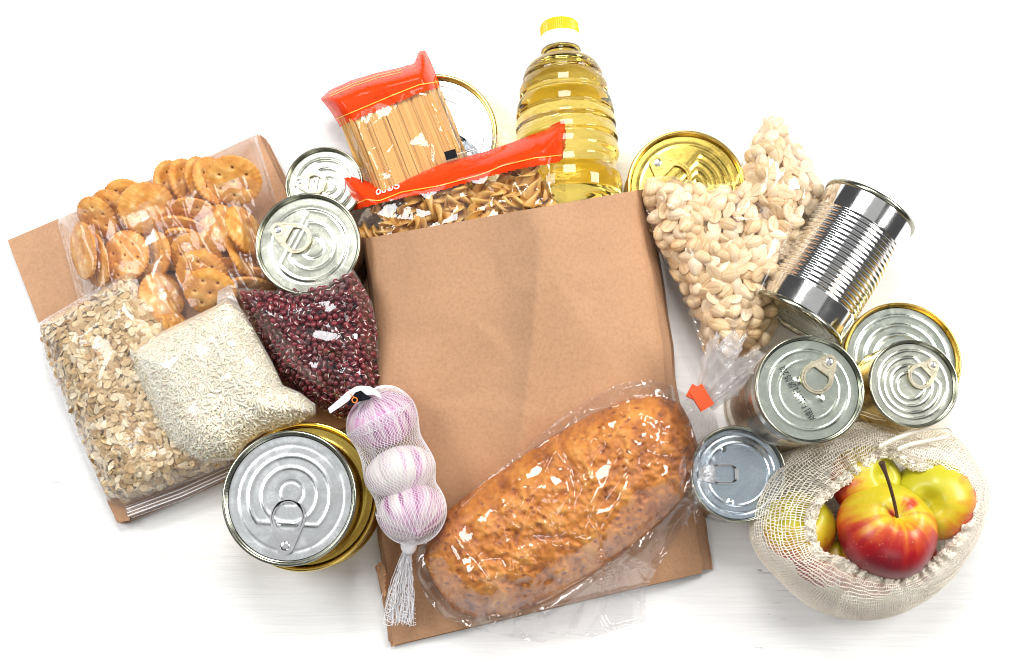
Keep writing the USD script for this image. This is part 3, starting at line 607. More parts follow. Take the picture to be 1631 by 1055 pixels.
def lay(items, name, mat_, label, cat, group, rest_name, rest_label, most=300):
    for v, f, tn, l in items[:most]: single(name, (v, f), mat_, label, cat, group, tone=tn)
    if items[most:]:
        v, f = cat_(*[(i[0], i[1]) for i in items[most:]])
        single(rest_name, (v, f), mat_, rest_label, cat, tone=np.concatenate([i[2] for i in items[most:]]), kind='stuff')

# oats
po = Pillow([(56, 518), (120, 480), (205, 434), (212, 432), (224, 458), (266, 514), (300, 560), (345, 650), (372, 737), (290, 772), (199, 808), (168, 796), (140, 738), (103, 648), (71, 575)],
            [(56, 518, .013), (209, 432, .036), (368, 737, .014), (168, 795, .010)], .032, 60, 4, [(crumple(45, .0026, 61), .3), (crumple(90, .003, 62, ang=20, stretch=2.5), .3)])
hp = heap(po, [flake(k) for k in range(8)], 9.8, 9, .0028, .40, 3, .0032, rng, lambda r: r.uniform(.1, .95))
lay(hp, 'oat_flake', 'oat', 'pale rolled oat flake inside the clear oats bag', 'oat flake', 'rolled oats in the bag', 'loose_oats', 'deeper rolled oats packed in the clear oats bag')
t = film_bag('oats_bag', 'clear zip bag of rolled oats at the left edge', po, 'film_milky', 'film_clear')
part(t, 'zip_closure', strip([(199, 807), (285, 776), (370, 737)], [(204, 828), (290, 798), (374, 756)], (.012, .014), (.008, .010), 3, .0007), 'film_zip', True)
part(t, 'open_edge', strip([(204, 829), (290, 799), (374, 757)], [(228, 843), (258, 836), (374, 795)], (.008, .010), .004, 1, .0006), 'film_milky', True)
for dy in (3, 9, 14): part(t, 'zip_ridge', drape([(201 + dy * .2, 808 + dy), (286 + dy * .2, 777 + dy), (370 + dy * .2, 739 + dy)], 1.6, lambda x, y: .0140 + 0 * x, .0), 'plastic_white', True)

# red beans
pb = Pillow([(377, 459), (434, 464), (518, 454), (562, 428), (572, 446), (592, 482), (600, 523), (607, 605), (604, 620), (560, 672), (545, 668), (505, 650), (441, 600), (425, 568), (394, 506)],
            [(377, 459, .043), (564, 427, .058), (604, 610, .020), (545, 665, .012), (425, 568, .026)], .030, 55, 3.5, [(crumple(30, .0030, 71), .4), (crumple(26, .0026, 72, ang=8, stretch=4), .6)])
hp = heap(pb, [bean(0)], 10.6, 5, .0030, .9, 3, .0042, rng, lambda r: r.uniform(.15, .72))
lay(hp, 'red_bean', 'bean', 'small dark red bean inside the clear bean bag', 'bean', 'red beans in the bag', 'loose_beans', 'deeper dark red beans packed in the clear bag')
film_bag('bean_bag', 'crinkled clear bag of dark red beans below the can', pb, 'film_crisp', 'film_clear')

# rice
pr_ = Pillow([(199, 559), (270, 523), (345, 487), (360, 476), (385, 493), (398, 514), (434, 579), (450, 614), (478, 626), (502, 645), (503, 660), (470, 678), (420, 690), (392, 708), (376, 732), (315, 737), (275, 719), (250, 685), (230, 640), (214, 600)],
             [(199, 559, .040), (352, 487, .050), (440, 590, .050), (502, 650, .036), (315, 736, .034)], .030, 62, 4, [(crumple(26, .0026, 81), .3), (crumple(46, .0045, 82, ang=75, stretch=3), .3)])
hp = heap(pr_, [grain(k) for k in range(5)], 4.7, 6, .0021, .22, 2, .0005, rng, lambda r: r.uniform(.25, 1.0))
x, y = pr_.Q.T; core = up(at(x, y, np.maximum(pr_.top(x, y, False) - .0026, pr_.base(x, y))), pr_.T)
v, f = cat_(*[(i[0], i[1]) for i in hp], core)
single('rice', (v, f), 'rice', 'white long grain rice filling the clear bag over the oats', 'rice', tone=np.concatenate([i[2] for i in hp] + [np.full(len(x), .6)]), kind='stuff')
t = film_bag('rice_bag', 'clear plastic bag of white rice lying on the oats bag', pr_, 'film_milky', 'film_clear')
part(t, 'gathered_top', strip([(345, 488), (362, 480), (384, 494)], [(347, 464), (358, 458), (366, 452)], .058, .066, 1, .003), 'film_tail', True)
part(t, 'loose_corner', strip([(478, 627), (502, 644)], [(440, 690), (503, 664)], (.044, .038), (.03, .032), 2, .001), 'film_clear', True)

# peanuts
pp = Pillow([(1023, 284), (1070, 281), (1128, 296), (1172, 290), (1184, 250), (1203, 206), (1230, 176), (1258, 203), (1286, 242), (1322, 290), (1306, 350), (1275, 420), (1250, 500), (1222, 560), (1160, 580), (1124, 575), (1095, 490), (1064, 430), (1040, 385), (1022, 320)],
            [(1023, 284, .040), (1235, 188, .038), (1118, 560, .008), (1215, 555, .008), (1300, 290, .024)], .038, 62, 4, [(crumple(45, .0028, 91), .3), (crumple(75, .003, 92, ang=75, stretch=3), .3)], rnd=3)
hp = heap(pp, [peanut(k, k % 2 > 0) for k in range(12)], 18.5, 13, .0056, .40, 3, .0070, rng, lambda r: r.uniform(.42, .95))
lay(hp, 'peanut', 'peanut', 'pale blanched peanut inside the clear peanut bag', 'peanut', 'peanuts in the bag', 'loose_peanuts', 'deeper blanched peanuts packed in the clear bag')
t = film_bag('peanut_bag', 'clear bag of blanched peanuts between the paper bag and ribbed can', pp, 'film_clear')
part(t, 'side_flap', strip([(1040, 388), (1066, 434), (1096, 492), (1122, 575)], [(1024, 372), (1052, 470), (1082, 560), (1110, 612)], (.02, .012, .008, .006), .003, 2, .001), 'film_milky', True)
part(t, 'centre_seam', drape([(1178, 300), (1170, 400), (1176, 480), (1160, 560)], 9, lambda x, y: pp.top(x, y), .001), 'film_milky', True)

# ------------------------------------------------------------------ spaghetti packet
SR = Polygon([(510, 158), (523, 145), (560, 128), (600, 116), (640, 107), (660, 101), (667, 82), (677, 80), (685, 95), (692, 114), (702, 138), (672, 146), (625, 166), (580, 184), (542, 202), (521, 170)])
SO = [(510, 158), (523, 145), (560, 128), (600, 116), (640, 107), (660, 101), (667, 82), (677, 80), (685, 95), (692, 114), (702, 138), (722, 185), (744, 238), (765, 290), (600, 340), (583, 290), (560, 240), (542, 202), (521, 170)]
SB = [(510, 158, .026), (680, 80, .026), (744, 238, .018), (575, 290, .018), (680, 320, .010)]
ps = Pillow(SO, SB, .026, 26, 3.5, [(crumple(22, .0017, 101), .3), (crumple(60, .0016, 102, ang=65, stretch=3), .3)], rnd=2, pw=.95)
t = thing('spaghetti_packet', 'clear packet with red band holding flat spaghetti, topmost of the pasta', 'packet', at(640, 190, .012))
(av, af), (bv, bf) = ps.meshes()
def split_print(Q, T, reg):
    ins = shapely.contains(reg.buffer(.5), shapely.points(Q[T].mean(1))); return ins
ins = split_print(ps.Q, ps.T, SR)
part(t, 'red_band', (av, af[ins]), 'red_print', True); part(t, 'top_film', (av, af[~ins]), 'film_clear', True)
part(t, 'bottom_film', (bv, bf), 'film_clear', True)
zs = lambda x, y: ps.top(x, y)
part(t, 'yellow_line', drape([(535, 190), (580, 171), (625, 152), (668, 135), (700, 130)], 1.5, zs, .0005), 'yellow_print', True)
for k in range(2): part(t, 'orange_line', drape([(525, 150 + 4 * k), (563, 133 + 4 * k), (602, 120 + 4 * k), (640, 111 + 4 * k)], .9, zs, .0005), 'yellow_print', True)
part(t, 'top_seal', strip([(524, 146), (560, 129), (600, 117), (640, 108), (664, 98)], [(540, 132), (556, 110), (600, 96), (652, 90), (660, 71)], .027, (.028, .03, .032), 7, .0008), 'film_milky', True)
# strands
SA, SBt = np.array([(544, 199), (699, 142)]), np.array([(592, 330), (757, 284)])
for k in range(44):
    s = (k + .5) / 44 + rng.uniform(-.006, .006); a = SA[0] * (1 - s) + SA[1] * s; b = SBt[0] * (1 - s) + SBt[1] * s; a = a - (b - a) * .10
    n = 14; q = np.linspace(0, 1, n)[:, None]; p = a * (1 - q) + b * q
    p = p + np.c_[np.sin(q * 3 + k), 0 * q] * .6
    zc = np.array([min(float(ps.top(np.array([x]), np.array([y]), False)[0]), .05) for x, y in p]); zc = np.maximum(zc, ps.base(p[:, 0], p[:, 1]) + .008) - .0028 - (0.0012 if k % 7 == 3 else (k % 3) * .00012)
    sd = SA[1] - SA[0]; sd = sd / np.linalg.norm(sd); w = 2.5
    G = []
    for dx, dz in ((-w, -.0012), (-w, .0004), (-w * .7, .0011), (w * .7, .0011), (w, .0004), (w, -.0012)):
        G.append(at(*(p + sd * dx).T, zc + dz))
    tn = np.full(n * 6, rng.uniform(.3, .75))
    single('spaghetti_strand', up(*grid(np.stack(G))), 'noodle', 'long flat wheat spaghetti strand in the red banded packet', 'pasta', 'spaghetti strands in the packet', tone=tn)
x, y = ps.Q.T; sel = shapely.contains(Polygon([(548, 205), (704, 146), (764, 286), (600, 338)]), shapely.points(ps.Q[ps.T].mean(1)))
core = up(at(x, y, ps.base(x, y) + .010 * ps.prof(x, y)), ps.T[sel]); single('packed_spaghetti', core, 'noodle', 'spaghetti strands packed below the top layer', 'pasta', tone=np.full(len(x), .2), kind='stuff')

# ------------------------------------------------------------------ oil bottle
z_ax = .0375; b0, b1 = at(890.5, 38, .034), at(911, 350, z_ax); ax = b1 - b0; LB = np.linalg.norm(ax); ax /= LB
s1 = np.cross([0, 0, 1], ax); s1 /= np.linalg.norm(s1); s2 = np.cross(ax, s1); M = np.stack([s1, s2, ax], 1)
tr = lambda m: (vf(m)[0] @ M.T + b0, vf(m)[1])
kB = LB / 312.0                                                # metres of axis per pixel of the photograph
def prof_px(lst): return [(r * kB * .97, (y - 38) * kB) for r, y in lst]
t = thing('oil_bottle', 'clear ridged bottle of yellow cooking oil with yellow cap', 'bottle', [*at(905, 200, 0)[:2], 0])
from scipy.interpolate import PchipInterpolator
ctl = np.array([(26, 84), (26, 92), (30, 96), (46, 103), (55, 111), (60, 120), (62.5, 128), (62, 132), (65, 137), (69, 148), (69, 156), (66.5, 161), (72, 167), (75, 178), (76, 188), (73.5, 192), (76.5, 199), (78, 208), (75, 214), (78, 222), (79, 231), (75.5, 237), (78.5, 245), (79, 254), (76, 262), (73, 270), (74, 280), (79, 292), (80, 304), (78, 318), (66, 330), (30, 332), (.5, 328)], float)
tt = np.arange(len(ctl)); fi = np.linspace(0, len(ctl) - 1, 260); pr1 = np.c_[PchipInterpolator(tt, ctl[:, 0])(fi), PchipInterpolator(tt, ctl[:, 1])(fi)]
outer = prof_px(pr1)
m = lathe([(.0003, outer[0][1])] + outer, 128); part(t, 'oil_filled_body', tr(m), 'oil', True)
part(t, 'neck_ring', tr(lathe(prof_px([(25, 83), (30, 83), (31.5, 85), (30, 88), (26.5, 90)]), 96)), 'bottle_plastic', 50)
cp = [(.01, 38), (24, 38), (28, 39.5), (29.5, 42)]
n_k = 90; vcap, fcap = lathe(prof_px(cp + [(30, 45), (30, 54), (30, 60)]), 180)
a_ = np.arctan2(vcap[:, 1], vcap[:, 0]); rr = np.hypot(vcap[:, 0], vcap[:, 1]); kn = np.where(rr > 28.5 * kB, 1 + .018 * np.sign(np.sin(a_ * 60)), 1); vcap[:, :2] *= kn[:, None]
cpath = part(t, 'cap', tr((vcap, fcap)), 'plastic_yellow', 30)
part(cpath, 'tamper_band', tr(lathe(prof_px([(29, 59.7), (30.6, 60.3), (31, 70), (31, 79), (30, 82), (25, 82)]), 96)), 'plastic_white', 40)

# ------------------------------------------------------------------ fusilli packet
FR = Polygon([(543, 280), (563, 280), (585, 289), (608, 293), (650, 279), (703, 261), (773, 242), (843, 217), (899, 192), (902, 212), (896, 256), (889, 258), (830, 268), (773, 282), (703, 303), (640, 315), (610, 321), (596, 326), (563, 335), (552, 308)])
FO = [(543, 280), (563, 280), (585, 289), (608, 293), (650, 279), (703, 261), (773, 242), (843, 217), (899, 192), (902, 212), (901, 260), (902, 314), (905, 360), (760, 390), (590, 415), (576, 372), (563, 335), (552, 308)]
FB = [(543, 280, .026), (899, 192, .070), (902, 314, .062), (576, 372, .012), (700, 262, .036), (700, 380, .016)]
pf = Pillow(FO, FB, .024, 34, 3.5, [(crumple(22, .0020, 111), .4), (crumple(50, .003, 112, ang=65, stretch=3), .4)], rnd=2, pw=.9)
t = thing('fusilli_packet', 'clear packet with red band holding fusilli, tucked in the paper bag mouth', 'packet', at(740, 300, .010))
(av, af), (bv, bf) = pf.meshes(); ins = split_print(pf.Q, pf.T, FR)
band = part(t, 'red_band', (av, af[ins]), 'red_print', True); part(t, 'top_film', (av, af[~ins]), 'film_crisp', True); part(t, 'bottom_film', (bv, bf), 'film_clear', True)
zf_ = lambda x, y: pf.top(x, y)
part(t, 'yellow_line', drape([(561, 327), (583, 318), (604, 320), (640, 306), (700, 296), (760, 280), (775, 275), (800, 264), (850, 252), (896, 247)], 1.4, zf_, .0006), 'yellow_print', True)
part(t, 'top_seal', strip([(610, 293), (703, 262), (773, 243), (843, 218), (899, 193)], [(640, 270), (700, 252), (772, 228), (826, 188), (885, 172)], (.030, .040, .05, .072), (.032, .042, .056, .074), 7, .0008), 'film_milky', True)
part(t, 'end_seal', strip([(543, 280), (563, 281), (586, 290), (609, 294)], [(541, 271), (560, 262), (585, 268), (606, 274)], .028, .032, 5, .0009), 'film_milky', True)
part(t, 'dark_mark', drape([(709, 249), (727, 244)], 14, lambda x, y: .052 + 0 * x, 0, 6), 'dark_print', True)
tm = meshkit.text_mesh('oJUS', .0052, .0001, bold=True); tv = np.array(tm.vertices); d = np.array([37, -11.0]); d /= np.linalg.norm(d)
pxs = np.array([598, 313.0]) + (tv[:, :1] * d + tv[:, 1:2] * np.array([d[1], -d[0]])) / .00045 * np.array([1, 1])
pxs = np.array([598, 311.0]) + (tv[:, :1] / .00045) * d + (tv[:, 1:2] / .00045) * np.array([d[1] + .25, -d[0]])
part(band, 'lettering', (at(*pxs.T, zf_(*pxs.T) + .0014 + tv[:, 2]), tm.faces), 'white_print', False)
def fusilli(seed):
    r = np.random.default_rng(seed); Lf = r.uniform(.033, .040); n, m = 44, 36; tw = r.uniform(1.25, 1.5) * 2 * np.pi
    t_ = np.linspace(0, 1, n)[:, None]; a = np.linspace(0, 2 * np.pi, m, endpoint=False)[None]
    w = np.abs(np.cos(a * 1.5)) ** 2.6; rr = (.0016 + .0050 * w) * (1 + .10 * np.sin(t_ * 9 + seed) + .06 * np.sin(a * 3 + t_ * 14)); ph = a + t_ * tw + .5 * w
    P = np.stack([(t_ - .5) * Lf + .0012 * np.sin(a * 3 + seed) * w, rr * np.cos(ph), rr * np.sin(ph)], -1)
    i = np.arange(n * m).reshape(n, m); j = np.roll(i, -1, 1); q = np.stack([i[:-1], j[:-1], j[1:], i[1:]], -1).reshape(-1, 4)
    f = np.vstack([q[:, [0, 1, 2]], q[:, [0, 2, 3]]]); v = np.vstack([P.reshape(-1, 3), P[0].mean(0), P[-1].mean(0)])
    k = np.arange(m); l = np.roll(k, -1); f = np.vstack([f, np.stack([l, k, np.full(m, n * m)], -1), np.stack([k + (n - 1) * m, l + (n - 1) * m, np.full(m, n * m + 1)], -1)])
    return v, f, np.r_[(.02 + .66 * w ** .7 + 0 * t_).ravel(), .2, .2]
FS = [fusilli(k) for k in range(5)]
reg = Polygon([(572, 350), (640, 328), (703, 318), (773, 298), (858, 276), (866, 330), (862, 380), (600, 420)])
class Sub: pass
sub = Sub(); sub.poly = reg; sub.base = pf.base; sub.top = lambda x, y, w=True: pf.top(x, y, False)
hp = heap(sub, FS, 27, 9, .0078, .2, 2, .0055, rng, lambda r: r.uniform(.05, .35))
lay(hp, 'fusilli_piece', 'pasta', 'twisted brown fusilli piece in the red banded packet', 'pasta', 'fusilli in the packet', 'loose_fusilli', 'deeper fusilli in the packet')

# ------------------------------------------------------------------ bread and its bag
BP = smooth_poly([(675, 892), (684, 850), (705, 820), (753, 782), (800, 748), (844, 716), (893, 686), (946, 656), (1000, 635), (1049, 628), (1084, 643), (1100, 672), (1112, 710), (1105, 762), (1085, 797), (1058, 826), (1020, 860), (980, 888), (930, 922), (876, 955), (820, 977), (762, 985), (721, 970), (692, 930)], 8)
Q, T, dd = fill(BP, 2.6); x, y = Q.T
prf = (1 - (1 - np.clip(dd / 88, 0, 1)) ** 2.1) ** .5
baseB = np.minimum(PANEL(x, y) + .002, .052)
baseB = plane([(680, 900, .022), (1100, 690, .040), (900, 950, .020), (830, 740, .036)])(x, y)
P3 = np.stack([x * .035, y * .035, 0 * x], -1)
lump = meshkit.fbm(P3, 4, 3) - .5; fine = meshkit.fbm(P3 * 5, 4, 8) - .5
ridge = -np.abs(meshkit.fbm(P3 * 1.6, 3, 12) - .5)
zt = baseB + .046 * prf + (lump * .007 + fine * .0034 + ridge * .006) * np.minimum(prf * 1.5, 1); zb_ = baseB - .012 * prf ** .7 * np.clip(dd / 20, 0, 1)
BT = LinearNDInterpolator(Q, zt, fill_value=0.0)
top_ = up(at(x, y, zt), T); bot_ = up(at(x, y, zb_), T)
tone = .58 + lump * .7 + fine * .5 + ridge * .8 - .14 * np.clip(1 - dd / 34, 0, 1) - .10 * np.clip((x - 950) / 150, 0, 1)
nV = len(x); v, f = cat_(top_, (bot_[0], bot_[1][:, ::-1]))
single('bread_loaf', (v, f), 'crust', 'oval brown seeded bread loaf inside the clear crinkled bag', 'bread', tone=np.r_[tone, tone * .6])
fp = [(662, 915), (664, 880), (690, 835), (740, 790), (800, 745), (835, 715), (898, 662), (940, 635), (985, 612), (1035, 605), (1075, 616), (1100, 632), (1118, 640), (1140, 668), (1151, 696), (1142, 750), (1134, 780), (1108, 806), (1080, 850), (1040, 918), (1028, 940), (1029, 990), (990, 1000), (944, 1016), (905, 1010), (862, 1024), (810, 1014), (762, 1004), (707, 983), (680, 955)]
FPo = Polygon(fp).buffer(-2).buffer(4).buffer(-2); Qf, Tf, df = fill(FPo, 3.0); xf, yf = Qf.T
# the sheet tents from the loaf down to the bag and table: highest of the loaf and a slope away from it
bt = cKDTree(Q[dd < 6]); dist, ii = bt.query(Qf); inside = shapely.contains(BP, shapely.points(Qf))
ground = np.where(np.isnan(PANEL(xf, yf)), .004, PANEL(xf, yf)) + .004
tent = plane([(680, 900, .022), (1100, 690, .040), (900, 950, .020), (830, 740, .036)])(xf, yf) + .012
zfilm = np.where(inside, BT(xf, yf) + .0035, np.maximum(ground, tent - dist * .00045 * .75))
hump = np.where(inside, 0.0, .014 * np.exp(-((dist - 10) / 16) ** 2)); zfilm = zfilm + hump
tree_ = cKDTree(Qf)
nb = tree_.query(Qf, 19)[1]; zs_ = zfilm.copy()
for _ in range(6): zs_ = np.maximum(zs_[nb].mean(1), np.where(inside, BT(xf, yf) + .0012, ground))
c1, c2, c3 = crumple(44, .0115, 124), crumple(20, .0010, 122), crumple(26, .0085, 123, ang=-55, stretch=3.2)
cc = np.where(inside, 1.0, 1.15) * (c1(xf, yf) + c2(xf, yf)) + c3(xf, yf) * np.where(inside, .75, 1.1)
zs_ = zs_ + cc * np.clip(df / 8, .25, 1) + np.where(inside, .0040, .0055)
zs_ = np.maximum(zs_, np.where(inside, BT(xf, yf) + .0008, ground - .001))
t = thing('bread_bag', 'loose crinkled clear plastic bag wrapped around the bread loaf', 'bag', at(900, 820, .01))
part(t, 'top_film', up(at(xf, yf, zs_), Tf), 'film_crisp', 35)
part(t, 'bottom_film', up(at(xf, yf, np.where(inside, np.minimum(ground, zs_ - .004), np.minimum(ground - .001, zs_ - .003))), Tf), 'film_clear', True)
def fan(root, ends, z0, z1, pleats, amp, n=40, m=120):
    """A gathered tail of film: pleats spreading from the clip to a ragged end."""
    A = poly_at(root, np.linspace(0, 1, m)); B = poly_at(ends, np.linspace(0, 1, m)); v = np.linspace(0, 1, n)[:, None]; r = np.random.default_rng(7)
    s = np.linspace(0, 1, m); jag = 1 + .10 * np.sin(s * 23) + .08 * np.sin(s * 47 + 1) + .02 * r.normal(size=m)
    k = v * (1 + (jag[None] - 1) * v)
    X = A[None, :, 0] * (1 - k) + B[None, :, 0] * k; Y = A[None, :, 1] * (1 - k) + B[None, :, 1] * k
    ph = np.interp(s, np.linspace(0, 1, pleats * 2 + 1), np.cumsum(r.uniform(.5, 1.5, pleats * 2 + 1))) * np.pi
    cq = crumple(13, .0042, 77, box=(1050, 500, 1260, 860)); X = X + v * 5 * (meshkit.noise(np.stack([X * .11, Y * .11, 0 * X + 3], -1), 8) - .5) * 2; Y = Y + v * 5 * (meshkit.noise(np.stack([X * .11, Y * .11, 0 * X + 9], -1), 9) - .5) * 2
    Z = z0 * (1 - v) + z1 * v + cq(X, Y) * np.clip(v * 1.6, 0, 1) + amp * (.35 + .65 * v) * np.arcsin(np.sin(ph))[None] + .0025 * (meshkit.noise(np.stack([X * .12, Y * .12, 0 * X], -1), 5) - .5)
    return up(*grid(at(X, Y, Z)))
part(t, 'gathered_tail', fan([(1107, 628), (1132, 650)], [(1128, 545), (1150, 527), (1180, 548), (1216, 566), (1205, 590), (1186, 612)], .064, .088, 6, .0028), 'film_tail', 25)
part(t, 'tail_layer', fan([(1110, 632), (1136, 655)], [(1120, 560), (1160, 545), (1200, 580), (1180, 622)], .060, .076, 5, .0030), 'film_tail', 25)
part(t, 'tail_layer', fan([(1112, 630), (1134, 652)], [(1138, 536), (1165, 520), (1200, 556), (1222, 578), (1196, 600)], .066, .094, 4, .0024), 'film_crisp', 25)
part(t, 'gathered_neck', fan([(1107, 626), (1138, 658)], [(1085, 640), (1096, 690), (1128, 720), (1152, 700)], .066, .062, 9, .0030), 'film_crisp', 25)
part(t, 'loose_fold', fan([(1112, 700), (1150, 696)], [(1085, 840), (1115, 815), (1134, 790), (1144, 760)], .070, .062, 6, .0040), 'film_crisp', 25)
cl = []
for c_, (w, h_, an) in (((1117, 634), (.0165, .0105, -60)), ((1106, 626), (.0085, .0095, -28))):
    m = trimesh.creation.box((w, h_, .0035)); m = m.subdivide(); m.apply_transform(trimesh.transformations.rotation_matrix(math.radians(an), (0, 0, 1)))
    m.apply_translation(at(*c_, .071 if w > .01 else .069)); cl.append(m)
part(t, 'clip', trimesh.util.concatenate(cl), 'orange_clip', 30)

# ------------------------------------------------------------------ garlic in a net
GB = [(607, 669, .058, 57, 50, 'upper purple striped garlic bulb in the net'), (637, 752, .060, 57, 47, 'white middle garlic bulb in the net'), (655, 815, .057, 55, 48, 'lowest pink garlic bulb in the net')]
gc = [at(a, b, c) for a, b, c, *_ in GB]; axg = gc[2] - gc[0]; axg[2] = 0; axg /= np.linalg.norm(axg)
for k, (a, b, z, r1, r2, lab) in enumerate(GB):
    m = trimesh.creation.icosphere(5); v = np.array(m.vertices); an = np.arctan2(v[:, 1], v[:, 0]); lob = np.abs(np.sin(an * 2.5 + k)) ** .6
    v[:, :2] *= (1 - .13 * (1 - lob) * (1 - v[:, 2] ** 2))[:, None]; v[:, 2] = v[:, 2] * .86 + .10 * np.exp(-(np.hypot(v[:, 0], v[:, 1]) / .16) ** 2) * np.sign(v[:, 2])
    R = r1 * mpp(a, b, z); st = meshkit.fbm(np.stack([np.cos(an) * 7, np.sin(an) * 7, v[:, 2] * .8], -1), 4, 20 + k); st2 = meshkit.noise(np.stack([np.cos(an) * 16, np.sin(an) * 16, v[:, 2] * 1.2], -1), k)
    tone = {0: .40, 1: .90, 2: .56}[k] + (st - .5) * 2.0 + (st2 - .5) * .9 - {0: .16, 1: -.1, 2: 0}[k] * (st2 > .6) - .2 * (1 - lob) ** 6
    side_ = np.array([-axg[1], axg[0], 0]); tilt = 1.0 if k != 1 else 1.25                       # bulb axis leans along the row
    zax = axg * math.sin(tilt) * (-1 if k == 0 else 1) + np.array([0, 0, 1]) * math.cos(tilt); xax = np.cross([0, 0, 1], zax); xax /= np.linalg.norm(xax); yax = np.cross(zax, xax)
    gv = v @ np.stack([xax, yax, zax], 1).T * R; gv = gv - np.outer(gv @ axg, axg) * (.12, .20, .12)[k]
    single('garlic_bulb', (gv + gc[k], m.faces), 'garlic', lab, 'garlic', 'garlic bulbs in the net', tone=tone)
ng = thing('garlic_net', 'white mesh net holding three garlic bulbs in a row', 'net', [*gc[1][:2], .03])
ctr = [at(578, 630, .068), at(588, 640, .066), gc[0], (gc[0] + gc[1]) / 2, gc[1], (gc[1] + gc[2]) / 2, gc[2], at(652, 858, .045), at(651, 868, .044)]
rad = [4, 40, 60, 52, 58.5, 51, 57, 22, 5]; s = np.r_[0, np.cumsum(np.linalg.norm(np.diff(np.array(ctr), axis=0), axis=1))]; s /= s[-1]
u = np.linspace(0, 1, 110); C = np.stack([PchipInterpolator(s, np.array(ctr)[:, k])(u) for k in range(3)], -1); rr = PchipInterpolator(s, np.array(rad))(u) * .00043
Tn = np.gradient(C, axis=0); Tn /= np.linalg.norm(Tn, axis=1, keepdims=True); S1 = np.cross([0, 0, 1], Tn); S1 /= np.linalg.norm(S1, axis=1, keepdims=True); S2 = np.cross(Tn, S1)
lines = []
for sgn in (-1, 1):
    for k in range(58):
        a = k / 58 * 2 * np.pi + sgn * u * 3.6 + .05 * np.sin(u * 60)
        lines.append(C + rr[:, None] * 1.015 * (np.cos(a)[:, None] * S1 + np.sin(a)[:, None] * S2))
curves(ng, 'netting', lines, .00024, 'net_white')
kn = trimesh.creation.icosphere(3, .0058); kn.vertices *= (1, 1.15, .9); kn.apply_translation(at(651, 869, .044)); part(ng, 'knot', kn, 'net_white')
tl = []
for k in range(70):
    r0 = at(651 + rng.uniform(-6, 6), 872, .043 + rng.uniform(-.002, .002)); s_ = rng.uniform(0, 1); e = at(612 + 50 * s_ + rng.uniform(-3, 3), 992 + rng.uniform(-8, 6), .022 + rng.uniform(0, .006)); mid = at(622 + 42 * s_ ** 1.2 + rng.uniform(-5, 5), 925, .034 + rng.uniform(0, .006))
    q = np.linspace(0, 1, 14)[:, None]; lines_ = (1 - q) ** 2 * r0 + 2 * q * (1 - q) * mid + q ** 2 * e; tl.append(lines_ + rng.normal(0, .0004, lines_.shape))
for k in range(26):
    y0 = 890 + k * 4.1; q = np.linspace(0, 1, 16); w = np.clip((y0 - 872) / 120, 0, 1) ** .8; xa, xb = 647 - 38 * w, 655 + 8 * w
    tl.append(at(xa + (xb - xa) * q, y0 + 4 * np.sin(q * 9 + k), .0445 - .019 * w + .002 * np.sin(q * 12)))
tl.append(at(np.linspace(610, 598, 8), np.linspace(945, 975, 8), .022))
curves(ng, 'net_tail', tl, .00050, 'net_white')
rb_ = [(524, 655), (540, 643), (556, 630), (572, 622), (592, 622), (606, 630)]
G = poly_at(rb_, np.linspace(0, 1, 40)); w = np.interp(np.linspace(0, 1, 40), [0, .3, .7, 1], [5, 7, 9, 7])
g3 = np.stack([at(G[:, 0] + k * w * .35, G[:, 1] + k * w * .8, .078 + .004 * np.sin(np.linspace(0, 3, 40)) + .001 * k) for k in (-1, -.3, .3, 1)])
part(ng, 'white_ribbon', up(*grid(g3)), 'net_white', 60)
Q2, T2, _ = fill(Polygon([(553, 648), (556, 638), (566, 625), (575, 622), (586, 631), (592, 632), (588, 637), (578, 638), (565, 643)]), 2)
lbl = part(ng, 'black_label', up(at(*Q2.T, .0862 + .0012 * np.sin(Q2[:, 0] * .35)), T2), 'dark_print', True)
rg = trimesh.creation.annulus(.0014, .0021, .0004); rg.apply_translation(at(565, 637.5, .0882)); part(lbl, 'orange_letter', rg, 'orange_print')
tm = meshkit.text_mesh('X', .0035, .0003); tm.apply_transform(trimesh.transformations.rotation_matrix(.4, (0, 0, 1))); tm.apply_translation(at(558, 635, .0882)); part(lbl, 'orange_letter', tm, 'orange_print', False)

